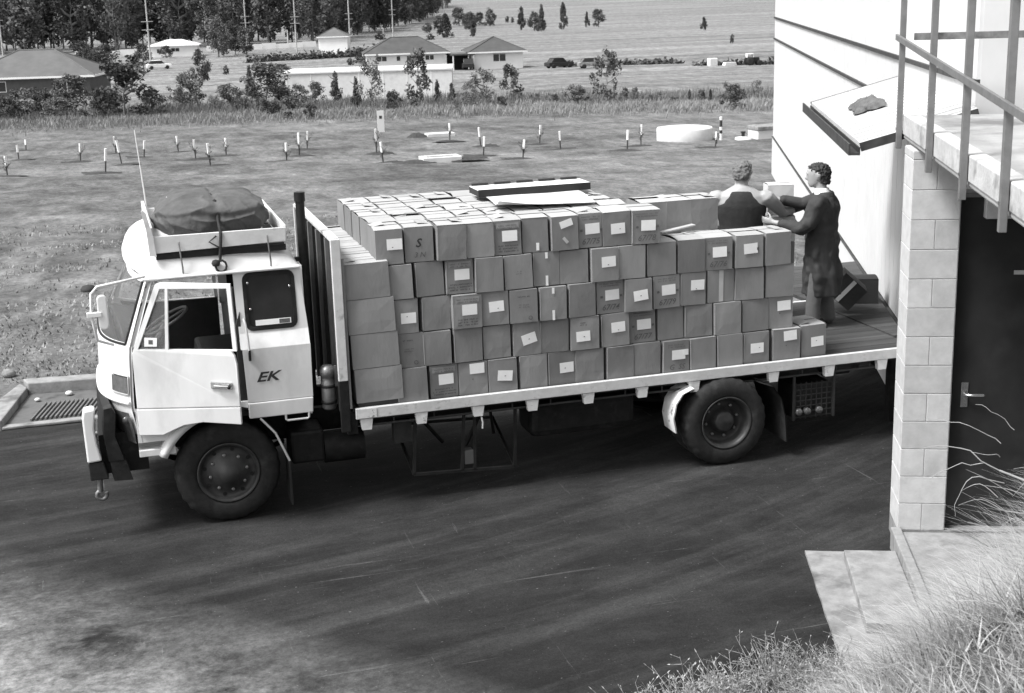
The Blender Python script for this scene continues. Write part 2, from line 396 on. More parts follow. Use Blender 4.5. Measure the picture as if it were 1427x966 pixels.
# grass bank that the photograph was taken from
def bank_h(x, y):
    g = .95*((x-5.0)*.4-(y+4.55)*.9)
    g += .10*mnoise.noise((x*1.3, y*1.3, 5))+.05*mnoise.noise((x*4, y*4, 8))
    g = g if g < 2.2 else 2.2+(g-2.2)*.55
    g = min(g, 3.25)
    return g+max(0, min(.55, (x-4.9)*.6))*max(0, min(1, (-4.2-y)/.5))
mb = MB()
mb.grid(lambda a, b: (lambda x, y: (x, y, max(-.08, bank_h(x, y))))(-9+a*19, -20+b*17.0), 95, 85)
tag(mb.build('embankment', mat('bank_earth', .05, .5, 2, .95, .5, 14), fix=True), kind='structure')

# ------------------------------------------------------------------ the building
bld = tag(empty('loading_building', bf(.63, 0, 0)), 'tall white clad loading building with dark seam lines and a lean-to roof', 'building')
UF = 25.0; W0 = .66                                   # white wall plane (t) in the building frame
def bbox(name, t0, t1, u0, u1, z0, z1, mt, parent, bevel=0):
    return MB().box(t0, t1, u0, u1, z0, z1, BM).build(name, mt, parent, bevel)
bbox('wall_core', W0+.05, 6, 1.0, UF, 0, 7.0, 'clad', bld)
tiers = [(.985, 3.43), (3.475, 3.945), (3.995, 7.0)]
us = [1.0, 2.6, 4.75, 6.9, 9.05, 11.2, 13.35, 15.5, 17.65, 20.9, UF]
for (z0, z1) in tiers:
    for i in range(len(us)-1):
        mb = MB(); u0, u1 = us[i]+.004, us[i+1]-.004
        mb.box(W0+.02, W0+.05, u0, u1, z0, z1, BM)
        k = int((u1-u0)/.27)
        for j in range(1, k):               # shallow standing ribs of the sheet
            uu = u0+(u1-u0)*j/k; mb.box(W0+.0175, W0+.02, uu-.008, uu+.008, z0, z1, BM)
        mb.build('cladding_sheet', 'clad', bld)
bbox('plinth', W0+.0, W0+.05, 1.0, UF, 0, .94, 'clad', bld)
for z, h in ((.955, .016), (3.435, .04), (3.95, .045)):
    bbox('flashing', W0-.012, W0+.05, 1.0, UF+.02, z, z+h, 'flash', bld)
# lean-to roof over the dock
EZ, TZ_ = 3.45, 3.73; ET = -.33; U0, U1 = .77, 5.09
def lf(u, v, w): return bf(ET+(W0-ET)*v, U0+(U1-U0)*u, EZ+(TZ_-EZ)*v+w)
mb = MB(); mb.prism([(0, 0), (1, 0), (1, 1), (0, 1)], lambda u, v, w: lf(u, v, w), .035)
for i in range(18):
    a = (i+.5)/18; mb.prism([(a-.004, 0.01), (a+.004, 0.01), (a+.004, .99), (a-.004, .99)], lambda u, v, w: lf(u, v, .034+w), .012)
lr = mb.build('lean_to_roof', 'clad_roof', bld)
mb = MB()
for (t0, t1, z0, z1) in ((ET-.10, ET+.0, EZ-.07, EZ-.05), (ET-.10, ET-.085, EZ-.05, EZ+.03), (ET-.012, ET, EZ-.05, EZ-.002)):
    mb.box(t0, t1, U0-.02, U1+.02, z0, z1, BM)
mb.build('gutter', 'flash', lr)
for u in (0, 1):
    o_ = -.012 if u == 0 else .012
    mb = MB(); mb.bar(lf(u, 0, .0)+e2*o_*1.4, lf(u, 1, .0)+e2*o_*1.4, .022, .075); mb.build('barge_board', 'flash', lr)
bbox('lintel', W0-.16, W0+.0, 1.02, 2.1, 3.02, 3.07, 'clad', bld, .004)
bbox('door_hood', W0-.07, W0+.0, 1.02, 2.05, 3.08, 3.42, 'clad', bld)

# rag on the lean-to roof
mb = MB()
rc = lf(.52, .36, .05); rng = random.Random(4)
def ragf(a, b):
    p = (a-.5)*2; q = (b-.5)*2; r = max(abs(p), abs(q))
    px, py = p*.40*(1+.3*mnoise.noise((p*2, q*2, 1))), q*.15*(1+.3*mnoise.noise((p*2, q*2, 5)))
    hgt = max(0, 1-r**2.5)*.09*(1+.5*mnoise.noise((p*2.2, q*2.2, 7)))+.035*abs(mnoise.noise((p*5, q*5, 3)))*(1-r)
    q3 = rc+e2*px*.9+e1*py; base = EZ+(TZ_-EZ)*((q3-P0).dot(e1)-ET)/(W0-ET)+.055
    return (q3.x, q3.y, base+hgt)
mb.grid(ragf, 26, 20)
tag(mb.build('rag', mat('old_rag', .11, .35, 12, .95, .5, 30)), 'crumpled grey rag lying on the lean-to roof', 'cloth')

# block wall with the steel door
wall = tag(empty('block_wall', bf(0, .2, 0)), 'grey concrete block wall holding a tall black steel door', 'wall')
BH = .25; mb = MB()
mb.box(.006, .40, .006, .43, 0, 3.50, BM); mb.box(.40, 3.4, .10, .43, 3.12, 3.50, BM); mb.box(.40, 3.4, .16, .43, 0, .2, BM)
mb.build('mortar', 'mortar', wall)
row = 0; z = .18
bbox('footing', -.0, 3.4, .0, .45, 0.0, .178, 'conc', wall)
while z < 3.5:
    h = min(BH, 3.5-z)-.007; off = row % 2
    segs = [(0, .394)] if off else [(0, .197), (.203, .394)]
    if z+h > 3.12: segs += [(.406+i*.4+(.2 if off else 0), .794+i*.4+(.2 if off else 0)) for i in range(7)]
    for a, b in segs:
        bbox('block', a, b, 0, .44, z, z+h, 'block', wall, .003)
    z += BH; row += 1
bbox('door_frame', .396, 2.55, .075, .16, 3.10, 3.135, 'rail', wall)
bbox('door_frame', .396, .412, .06, .16, .2, 3.10, 'rope', wall)
dr = bbox('door', .414, 1.45, .11, .155, .205, 3.10, 'door', wall, .004)
bbox('door_leaf', 1.465, 2.5, .11, .155, .205, 3.10, 'door', wall, .004)
mb = MB()
mb.box(.50, .56, .098, .110, 1.28, 1.50, BM)
hd = mb.build('lock_plate', 'chrome', dr, .003)
mb = MB(); mb.tube([bf(.53, .10, 1.40), bf(.53, .05, 1.40), bf(.60, .045, 1.40), bf(.68, .045, 1.40)], .012, 8); mb.build('handle', 'chrome', dr)
bbox('door_label', .88, 1.05, .104, .1095, 2.44, 2.475, 'paint_grey', dr)

# concrete deck with a railing
DA = math.atan2(.4067, .9135); d1 = Vector((math.cos(DA), -math.sin(DA), 0)); d2 = Vector((math.sin(DA), math.cos(DA), 0)); D0 = Vector((5.83, -2.1, 0))
DM = Matrix((d1, d2, Vector((0, 0, 1)))).transposed().to_4x4(); DM.translation = D0
deck = tag(empty('concrete_deck', D0+Vector((0, 0, 3.52))), 'raised concrete deck slab edged by a metal railing', 'deck')
MB().box(0, 5.5, -8.5, .0, 3.52, 3.72, DM).build('slab', 'conc_deck', deck, .015)
MB().box(-.012, .12, -8.5, -.0, 3.56, 3.735, DM).build('slab_edging', 'conc_edge', deck, .01)
rl = tag(empty('railing', D0+Vector((0, 0, 3.5))), 'grey metal railing with square posts bolted to the deck edge', 'railing')
def dk(t, u, z): return D0+d1*t+d2*u+Vector((0, 0, z))
for u in (-.02, -1.62, -3.0, -4.25, -5.8):
    pm = MB(); pm.box(-.066, -.018, u-.023, u+.023, 3.44, 5.0, DM); pb = pm.build('post', 'rail', rl, .004)
    bm_ = MB(); bm_.box(-.073, -.066, u-.010, u+.010, 3.60, 3.62, DM); bm_.build('bolt', 'steel', pb)
MB().bar(dk(-.082, .05, 4.385), dk(-.082, -6.3, 4.08), .024, .05).build('rail', 'rail', rl, .003)
MB().bar(dk(-.082, .05, 4.97), dk(-.082, -6.3, 4.80), .024, .05).build('rail', 'rail', rl, .003)
MB().bar(dk(.06, .03, 4.385), dk(5.2, .03, 4.385), .028, .06).build('rail', mat('weathered_far_rail', .16, .6, 7, .7), rl, .003)
for t in (2.4, 5.15): MB().box(t, t+.05, .0, .05, 3.5, 4.97, DM).build('post', 'rail', rl)

# dock behind the tray
dock = tag(empty('loading_dock', (7.9, 1.6, 0)), 'dark planked loading dock between the truck tray and the white building', 'dock')
for x_, y_ in ((7.45, .5), (7.45, 3.9), (8.75, 3.9)): MB().box(x_-.05, x_+.05, y_-.05, y_+.05, 0, .985).build('dock_leg', 'black', dock)
for i in range(19):
    y0 = .36+i*.205; y1 = y0+.198
    xa = 9.01+(y0-3.87)*.4245-.03; xb = 9.01+(y1-3.87)*.4245-.03
    if xa < 7.42: continue
    MB().prism([(7.37, y0), (xa, y0), (xb, y1), (7.37, y1)], lambda u, v, w: (u, v, .988+w), .042).build('plank', 'wood', dock)

# ------------------------------------------------------------------ the truck
tr = tag(empty('flatbed_truck', (3.0, 1.05, 0)), 'white cab-over flatbed truck with its door ajar, loaded with cartons', 'truck')
CY = 1.05                                    # cab centre line, cab from y=0 to y=2.1
def both(fn):
    for s in (0, 1): fn(s)
def my(y, s): return y if s == 0 else 2*CY-y
# side panels behind the doors
for s in (0, 1):
    f0 = lambda u, v, w: (u, my(lerp([1.0, 1.70, 1.83, 2.45], [-.05, -.05, .012, .075], v)+w, s), v)
    mb = MB()
    mb.plate([(.20, 1.84), (.845, 1.84), (.80, 2.43), (.19, 2.43)], [rrect(.285, .735, 1.875, 2.385, .06)], f0, .03)
    mb.grid(lambda a, b: f0(.20+a*.645, 1.70+b*.14, 0), 3, 4)
    mb.grid(lambda a, b: f0(.20+a*.645, 1.70+b*.14, .03), 3, 4)
    mb.prism([(.23, 1.185), (.84, 1.185), (.848, 1.70), (.215, 1.70)], f0, .03)
    q = mb.build('quarter_panel', 'paint', tr)
    mb = MB(); mb.plate(rrect(.268, .752, 1.858, 2.402, .07), [rrect(.300, .720, 1.890, 2.370, .055)], lambda u, v, w: f0(u, v, w-.008), .02); mb.build('window_seal', 'black', q)
    mb = MB(); mb.prism(rrect(.300, .720, 1.890, 2.370, .055), lambda u, v, w: f0(u, v, w+.012), .006); mb.build('window_pane', 'pane', q)
    if s == 0:
        MB().prism([(.36, 1.905), (.69, 1.905), (.69, 1.955), (.36, 1.955)], lambda u, v, w: f0(u, v, w-.012), .004).build('window_sticker', 'paper', q)
        MB().prism([(.58, 1.91), (.68, 1.91), (.68, 1.95), (.58, 1.95)], lambda u, v, w: f0(u, v, w-.0135), .001).build('sticker_print', 'ink_soft', q)
        for (zz, xx) in ((2.31, .315), (2.25, .70), (2.06, .325)):
            MB().lathe([(.0, -.0), (.012, 0), (.012, .006)], (xx, .035, zz), 'y', 8).build('window_clip', 'chrome', q)
        em = inst('model_badge', text_mesh('EK', .135, 'ink', .35), q)
        em.location = (.42, -.056, 1.42); em.rotation_euler = (0, R(-1), 0); em.scale = (1.35, 1, .95)
        mb = MB(); mb.tube([(.245, -.06, 2.0), (.255, -.09, 1.95), (.268, -.09, 1.80), (.272, -.085, 1.68)], .011, 6); mb.build('grab_handle', 'paint', q)
        mb = MB(); mb.box(.263, .284, -.10, -.05, 1.60, 1.70); mb.build('handle_foot', 'black', q)
    mb = MB(); mb.prism([(.23, 1.03), (.83, 1.03), (.84, 1.178), (.23, 1.178)], lambda u, v, w: (u, my(-.062+w, s), v), .06); mb.build('sill_panel', 'paint_grey' if s else 'paint', tr, .008)
    mb = MB(); mb.tube([(.57, my(-.05, s), 1.04), (.57, my(-.05, s), .985), (.585, my(-.05, s), .972), (.775, my(-.05, s), .972), (.79, my(-.05, s), .985), (.79, my(-.05, s), 1.04)], .011, 6); mb.build('step_loop', 'paint', tr)
    # sill below the door and front fender
    w_c = (0.0, .5); ar = [(p[0], p[1]) for p in arc(w_c[0], w_c[1], .60, 152, 86, 12)]
    mb = MB(); mb.prism([(-.80, .90), (-.56, .90)]+[(p[0], p[1]) for p in arc(0, .5, .665, 143, 70, 12)]+[(.23, 1.19), (-.80, 1.23)], lambda u, v, w: (u, my(-.012+w, s), v), .03); mb.build('front_wing', 'paint', tr)
    mb = MB(); mb.box(-.80, -.47, my(-.03, s), my(.22, s), .765, .83); mb.build('door_step', 'paint', tr, .006)
    mb = MB(); mb.box(-.80, -.50, my(.10, s), my(.14, s), .83, .92); mb.build('step_riser', 'paint_grey', tr)
    mb = MB(); k = 18
    aa = [R(157-(157-84)*i/k) for i in range(k+1)]
    pr_ = []
    for a in aa:
        for (rr, yy) in ((.60, -.065), (.60, .24), (.685, .24), (.685, -.02), (.655, -.075)):
            pr_.append((rr*math.cos(a), my(yy, s), .5+rr*math.sin(a)))
    mb.add(pr_, [(i*5+j, i*5+(j+1) % 5, (i+1)*5+(j+1) % 5, (i+1)*5+j) for i in range(k) for j in range(5)]+[(0, 1, 2, 3, 4), tuple(reversed(range(k*5, k*5+5)))], True)
    mb.build('wheel_arch', 'paint', tr)
    mb = MB(); mb.bar((.33, my(.10, s), 1.02), (.46, my(.10, s), .86), .3, .02); mb.bar((.46, my(.10, s), .86), (.575, my(.10, s), .57), .3, .02)
    mb.build('rear_wing', 'black', tr)
    mb = MB(); mb.tube([(.33, my(-.055, s), 1.02), (.46, my(-.055, s), .86), (.575, my(-.055, s), .57)], .011, 6); mb.build('wing_edge', 'tray_white', tr)
    MB().box(.568, .582, my(-.06, s), my(.24, s), .12, .575).build('mud_flap', 'rubber', tr)
# front panel, curved in plan
def frontx(u, z):
    xs = lerp([.95, 1.25, 1.80, 2.45], [-.78, -.83, -.80, -.575], z); b = lerp([.95, 1.25, 1.80, 2.45], [.20, .27, .27, .13], z)
    return xs-b*(1-abs(u)**3.2)
def fp(u, z, off=0): return Vector((frontx(u, z)+off, CY+u*1.065*lerp([1.0, 1.7, 1.83, 2.45], [1, 1, .985, .93], z), z))
mb = MB(); mb.grid(lambda a, b: fp(a*2-1, .98+b*.84), 28, 10); mb.grid(lambda a, b: fp(a*2-1, .98+b*.84, .025), 28, 10)
fpn = mb.build('front_panel', 'paint', tr)
mb = MB(); mb.grid(lambda a, b: fp((a*2-1)*.955, 1.845+b*.56, .01), 26, 8)
gm = bpy.data.materials.new('windscreen_glass'); gm.use_nodes = True
gb = gm.node_tree.nodes['Principled BSDF']; gb.inputs['Transmission Weight'].default_value = .92; gb.inputs['Roughness'].default_value = .03; gb.inputs['IOR'].default_value = 1.02; gb.inputs['Base Color'].default_value = (.85, .85, .85, 1)
mb.build('windscreen', gm, tr)
mb = MB()
for u0, u1 in ((-1.0, -.95), (.95, 1.0)):
    mb.grid(lambda a, b: fp(u0+(u1-u0)*a, 1.81+b*.63), 2, 8); mb.grid(lambda a, b: fp(u0+(u1-u0)*a, 1.81+b*.63, .05), 2, 8)
mb.grid(lambda a, b: fp(a*2-1, 2.39+b*.05, .002), 26, 1); mb.grid(lambda a, b: fp(a*2-1, 1.80+b*.05, .002), 26, 1)
mb.build('windscreen_frame', 'paint', fpn)
mb = MB()
for sg in (-1, 1):
    mb.tube([fp(.958*sg, 1.84+i*.08, -.006) for i in range(8)], .012, 6)
mb.tube([fp((i/20*2-1)*.958, 1.838, -.006) for i in range(21)], .012, 6)
mb.build('windscreen_rubber', 'black', fpn)
# indicator lamps, trim and headlamp panels
for s in (-1, 1):
    mb = MB(); mb.grid(lambda a, b: fp(s*(.80+.19*a), 1.385+b*.15, -.022), 8, 3); mb.grid(lambda a, b: fp(s*(.80+.19*a), 1.385+b*.15, .0), 8, 3)
    lm = mb.build('indicator_lamp', 'glass_dark', tr)
    mb = MB(); mb.tube([fp(s*(.79+.205*i/8), 1.372, -.014) for i in range(9)]+[fp(s*.995, 1.372+.175*i/4, -.014) for i in range(1, 5)]+[fp(s*(.995-.205*i/8), 1.547, -.014) for i in range(1, 9)], .008, 5); mb.build('lamp_surround', 'paint_grey', lm)
    mb = MB(); mb.grid(lambda a, b: fp(s*(.70+.30*a), .90+b*.30, -.035), 8, 3); mb.grid(lambda a, b: fp(s*(.70+.30*a), .90+b*.30, .02), 8, 3)
    hp = mb.build('corner_panel', 'steel', tr)
    c_ = fp(s*.955, 1.12, -.045); MB().lathe([(.0, -.012), (.035, -.012), (.035, .01)], (c_.x, c_.y, c_.z), 'y', 12).build('reflector', 'glass_dark', hp)
    hl = fp(s*.62, 1.08, -.05); mb = MB(); mb.add(*(lambda L_: (L_.v, L_.f))(MB().lathe([(.0, -.02), (.09, -.02), (.10, .02), (.10, .08)], (0, 0, 0), 'y', 18)))
    ho = mb.build('headlight', 'chrome', tr); ho.location = (hl.x, hl.y, hl.z); ho.rotation_euler = (0, 0, R(-90)); 
    ho.matrix_parent_inverse = Matrix.Translation(-Vector((3.0, 1.05, 0)))
mb = MB(); mb.grid(lambda a, b: fp((a*2-1)*.70, .94+b*.29, -.02), 20, 4); gr = mb.build('grille', 'black', tr)
for k in range(5):
    mb = MB(); mb.tube([fp((i/16*2-1)*.52, .97+k*.055, -.03) for i in range(17)], .009, 5); mb.build('grille_bar', 'steel', gr)
mb = MB(); mb.tube([fp(i/24*2-1, 1.29, -.012) for i in range(25)], .02, 6); mb.build('trim_strip', 'paint', fpn)
# bumper
def bpx(u): return -1.125+.05*u*u
mb = MB(); k = 20; vs = []
for i in range(k+1):
    u = i/k*2-1
    for (dx, z) in ((0, .77), (-.02, 1.0), (.0, 1.27), (.07, 1.28), (.10, 1.22), (.075, 1.0), (.13, .80), (.13, .77)):
        vs.append((bpx(u)+dx, CY+u*1.10, z))
mb.add(vs, [(i*8+j, i*8+(j+1) % 8, (i+1)*8+(j+1) % 8, (i+1)*8+j) for i in range(k) for j in range(8)]+[tuple(range(8)), tuple(reversed(range(k*8, k*8+8)))])
bmp = mb.build('bumper', 'black', tr)
mb = MB(); vs = []
for i in range(k+1):
    u = i/k*2-1
    for (dx, z) in ((.01, .765), (.03, .57), (.20, .56), (.15, .765)): vs.append((bpx(u)+dx, CY+u*1.08, z))
mb.add(vs, [(i*4+j, i*4+(j+1) % 4, (i+1)*4+(j+1) % 4, (i+1)*4+j) for i in range(k) for j in range(4)]+[tuple(range(4)), tuple(reversed(range(k*4, k*4+4)))])
mb.build('bumper_apron', 'rubber', bmp)
mb = MB(); mb.prism([(-1.265, .775), (-1.135, .785), (-1.165, .95), (-1.175, 1.10), (-1.15, 1.265), (-1.175, 1.285), (-1.255, 1.275), (-1.272, 1.20)], lambda u, v, w: (u, -.06+w, v), .16); mb.build('bumper_end', 'paint', bmp, .018)
mb = MB(); mb.prism([(-1.255, .60), (-1.09, .60), (-1.125, .77), (-1.262, .77)], lambda u, v, w: (u, -.05+w, v), .15); mb.build('bumper_foot', 'rubber', bmp, .01)
for yy in (.03, 1.92):
    mb = MB(); mb.tube([(-1.17, yy, .62), (-1.18, yy, .50), (-1.18, yy, .46)], .025, 8); mb.tube([(-1.17+.045*math.cos(a), yy, .43+.045*math.sin(a)) for a in [R(90+i*33) for i in range(10)]], .02, 6); mb.build('tow_hook', 'steel', bmp)
MB().box(-1.15, -.72, .12, 1.98, .60, .98).build('front_underframe', 'black', tr)
# roof
def roofp(a, b):
    x = -.765+a*1.565; u = b*2-1
    zt = lerp([-.765, -.74, -.68, -.60, -.48, -.2, .5, .70, .78, .80], [2.52, 2.60, 2.68, 2.73, 2.765, 2.77, 2.68, 2.63, 2.52, 2.46], x)
    xx = x if x > -.4 else x+(.17*abs(u)**3)*(-.4-x)/.365
    return Vector((xx, CY+u*1.005, 2.425+(zt-2.425)*(1-abs(u)**5)**.55))
mb = MB(); mb.grid(roofp, 40, 36); mb.grid(lambda a, b: roofp(a, b)*1.0-Vector((0, 0, .02 if 0 < b < 1 else 0)), 20, 16)
rf = mb.build('roof', 'paint', tr)
for s in (0, 1):
    mb = MB(); mb.tube([(-.60, my(.035, s), 2.42), (0, my(.03, s), 2.425), (.80, my(.03, s), 2.43)], .017, 6); mb.build('rain_gutter', 'paint', rf)
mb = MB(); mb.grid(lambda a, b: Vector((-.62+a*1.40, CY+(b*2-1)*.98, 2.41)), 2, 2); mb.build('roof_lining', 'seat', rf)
# rear wall, floor, dash, seat, wheel
rw = MB(); rw.plate([(.0, 1.0), (2.1, 1.0), (2.03, 2.43), (.07, 2.43)], [rrect(.45, 1.65, 1.80, 2.25, .06)], lambda u, v, w: (.80+.03*(1.7-v)/1.0*0+w, u, v), .03); rw.build('rear_wall', 'paint', tr)
MB().box(-.85, .80, .06, 2.04, 1.03, 1.08).build('cab_floor', 'black', tr)
MB().box(-.84, -.60, .22, 1.88, 1.35, 1.80).build('dashboard', 'seat', tr, .03)
for yy in (.18, 1.15):
    mb = MB(); mb.box(-.12, .42, yy, yy+.72, 1.08, 1.42); st = mb.build('seat', 'seat', tr, .04); MB().box(.32, .48, yy, yy+.72, 1.42, 1.95).build('backrest', 'seat', st, .05)
sw = Vector((-.43, .52, 1.92)); mb = MB(); tm = Matrix.Translation(sw) @ Matrix.Rotation(R(-28), 4, 'Y')
mb.tube([tm @ Vector((.23*math.cos(R(i*15)), .23*math.sin(R(i*15)), 0)) for i in range(25)], .014, 6, False); mb.tube([sw, sw-Vector((.12, 0, .22))], .03, 6)
mb.bar(tm @ Vector((-.22, 0, 0)), tm @ Vector((.22, 0, 0)), .03, .012); mb.build('steering_wheel', mat('steering_grey', .12), tr)
MB().prism([(.20, 1.10), (.26, 1.10), (.24, 2.05), (.19, 1.9)], lambda u, v, w: (u-.02, .02+w, v), .12).build('door_jamb', 'card_dark', tr)
# doors: the near one ajar
def make_door(side):
    ang = R(18) if side == 0 else 0
    hinge = Vector((-.775, -.03 if side == 0 else 2.13, 0))
    def df(u, v, w):                      # u rearwards from hinge, v height, w thickness inwards
        y = lerp([1.0, 1.70, 1.80, 2.42], [-.02, -.02, .0, .075], v)+w
        if side: y = -y
        return hinge+Vector((u*math.cos(ang)+y*math.sin(ang), -u*math.sin(ang)+y*math.cos(ang), v))
    rear = .955
    mb = MB()
    mb.prism([(.0, .985), (.22, .985), (.42, 1.075), (.60, 1.10), (rear, 1.07), (rear, 1.235), (0, 1.235)], df, .045)
    mb.prism([(0, 1.245), (rear, 1.245), (rear, 1.64), (rear-.015, 1.72), (rear-.05, 1.775), (0.02, 1.80), (0, 1.77)], df, .045)
    mb.prism([(0, 1.23), (rear, 1.23), (rear, 1.25), (0, 1.25)], lambda u, v, w: df(u, v, w+.012), .03)
    d = mb.build('door', 'paint', tr, .006)
    inn = [(.055, 1.80), (.285, 2.345), (.895, 2.335), (.925, 1.775)]
    outr = [(.01, 1.79), (.245, 2.385), (.29, 2.40), (.93, 2.372), (.962, 1.765)]
    mb = MB(); mb.plate(outr, [inn], df, .035); fr = mb.build('window_frame', 'paint', d, .004)
    mb = MB(); mb.prism([(.305, 1.79), (.335, 1.79), (.36, 2.36), (.335, 2.36)], df, .03); mb.build('quarter_bar', 'paint', d)
    mb = MB(); mb.prism([(.07, 1.80), (.305, 1.79), (.335, 2.34), (.29, 2.34)], lambda u, v, w: df(u, v, .012+w), .005); mb.build('quarter_glass', gm, d)
    if side == 0:
        mb = MB(); mb.prism([(.115, 1.825), (.23, 1.822), (.235, 1.90), (.12, 1.905)], lambda u, v, w: df(u, v, .006+w), .004); st = mb.build('window_sticker', 'paper', d)
        MB().prism([(.155, 1.845), (.195, 1.843), (.197, 1.882), (.157, 1.885)], lambda u, v, w: df(u, v, .004+w), .0015).build('sticker_mark', 'ink_soft', st)
        mb = MB(); mb.prism([(.70, 1.425), (.90, 1.41), (.90, 1.475), (.70, 1.49)], lambda u, v, w: df(u, v, w-.012), .014); hd = mb.build('handle', 'chrome', d, .006)
        mb = MB(); mb.tube([df(.74, 1.455, -.035), df(.80, 1.45, -.04), df(.865, 1.445, -.035)], .012, 6); mb.build('pull_bar', 'chrome', hd)
        mb = MB(); mb.lathe([(0, -.014), (.016, -.014), (.016, .0)], df(.872, 1.437, -.03), 'y', 10); mb.build('key_lock', 'black', hd)
make_door(0); make_door(1)
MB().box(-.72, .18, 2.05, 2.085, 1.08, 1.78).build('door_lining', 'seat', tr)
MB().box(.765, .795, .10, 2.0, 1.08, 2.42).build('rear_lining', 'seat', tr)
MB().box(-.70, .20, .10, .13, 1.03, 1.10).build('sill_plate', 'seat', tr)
# mirrors
for s in (0,):
    mm = MB(); mm.tube([(-.60, my(.0, s), 2.46), (-.75, my(-.16, s), 2.47), (-1.02, my(-.2, s), 2.44), (-1.075, my(-.2, s), 2.38), (-1.09, my(-.2, s), 2.18), (-1.06, my(-.18, s), 1.95), (-.93, my(-.02, s), 1.86)], .013, 6)
    ma = mm.build('mirror_arm', 'paint', tr)
    mb = MB(); mb.prism(rrect(-1.035, -.945, 2.05, 2.365, .042, 5), lambda u, v, w: (u, my(-.215+w, s), v), .045); mb.build('mirror_head', 'paint', ma, .012)
    mb = MB(); mb.box(-1.13, -1.00, my(-.225, s), my(-.18, s), 2.17, 2.215); mb.build('mirror_clamp', 'paint', ma, .006)
MB().tube([(-.47, 1.75, 2.74), (-.49, 1.76, 3.1), (-.52, 1.78, 3.62)], [.008, .006, .004], 6).build('aerial', 'paint', tr)
# wheels
def make_wheel(c, outward, front):
    wl = empty('wheel', c); put(wl, tr)
    w_, Rr = .25, .5; o = outward
    T = MB(); prof = [(.285, .02), (.33, 0.0), (.40, -.002), (.455, .012), (.482, .035), (.497, .06), (.500, .125), (.497, .19), (.482, .215), (.455, .238), (.40, .252), (.33, .25), (.285, .23)]
    prof = [(r, (a if o < 0 else -a)) for r, a in prof]
    T.lathe(prof, (0, 0, 0), 'y', 112, True, True, jag={4: .005, 5: .009, 6: .006, 7: .009, 8: .005})
    ty = T.build('tyre', 'rubber'); ty.parent = wl
    H = MB(); k = 1 if o < 0 else -1
    if front: hp = [(.292, .018), (.298, .006), (.285, .004), (.262, .03), (.255, .065), (.20, .055), (.165, .03), (.13, -.005), (.10, -.02), (.085, -.05), (.0, -.055)]
    else: hp = [(.292, .018), (.302, .004), (.288, .002), (.265, .04), (.258, .15), (.235, .17), (.15, .175), (.13, .13), (.11, .06), (.10, .05), (.0, .045)]
    H.lathe([(r, a*k) for r, a in hp], (0, 0, 0), 'y', 40, cap=False); rm = H.build('rim', 'rim'); rm.parent = wl
    nm = MB().lathe([(.016, 0), (.016, -.03*k), (.010, -.034*k)], (0, 0, 0), 'y', 6, False).mesh('wheel_nut', 'steel')
    for i in range(8):
        a = R(i*45+10); rr = .175 if front else .19
        n_ = inst('wheel_nut', nm, rm, (rr*math.cos(a), (.05 if front else .17)*k, rr*math.sin(a)))
    if front:
        for i in range(8):
            a = R(i*45+32); hh = MB(); hh.lathe([(.02, 0), (.02, .004*k)], (.225*math.cos(a), .052*k, .225*math.sin(a)), 'y', 8); q = hh.build('hand_hole', 'black'); q.parent = rm
    return wl
make_wheel((0, 0, .5), -1, True); make_wheel((0, 2.1, .5), 1, True)
for y, o in ((-.25, -1), (.03, -1), (2.07, 1), (2.35, 1)): make_wheel((5.06, y, .467), o, False).scale = (.934, .934, .934)
MB().tube([(0, .2, .5), (0, 1.9, .5)], .05, 10).build('front_axle', 'black', tr)
mb = MB(); mb.tube([(5.06, .2, .467), (5.06, .75, .467), (5.06, .85, .467), (5.06, 1.05, .467), (5.06, 1.25, .467), (5.06, 1.35, .467), (5.06, 1.9, .467)], [.07, .07, .16, .2, .16, .07, .07], 12); mb.build('rear_axle', 'black', tr)
for yy in (.62, 1.40):
    MB().box(-.75, 7.1, yy, yy+.08, .62, .86).build('chassis_rail', 'black', tr)
    for x0, x1 in ((-.6, .6), (4.2, 5.7)):
        mb = MB()
        for k in range(5):
            sc = 1-k*.16; xm = (x0+x1)/2; hw = (x1-x0)/2*sc
            mb.grid(lambda a, b: (xm+(a*2-1)*hw, yy-.14+b*.09, .60-.035*k-.10*(1-(a*2-1)**2)), 10, 1)
            mb.grid(lambda a, b: (xm+(a*2-1)*hw, yy-.14+b*.09, .575-.035*k-.10*(1-(a*2-1)**2)), 10, 1)
        mb.build('leaf_spring', 'black', tr)
mb = MB(); mb.tube([(.7, 1.05, .6), (4.8, 1.05, .55)], .06, 10); mb.build('drive_shaft', 'black', tr)
MB().box(-.35, .75, .66, 1.44, .55, 1.02).build('engine', 'black', tr, .05)
mb = MB(); mb.tube([(.95, .30, .55), (1.35, .30, .55)], .16, 14); mb.build('air_tank', 'black', tr)
MB().box(.62, .95, .15, .55, .45, .78).build('battery_box', 'black', tr, .03)
MB().box(3.05, 4.2, .12, .60, .42, .80).build('fuel_tank', 'black', tr, .08)
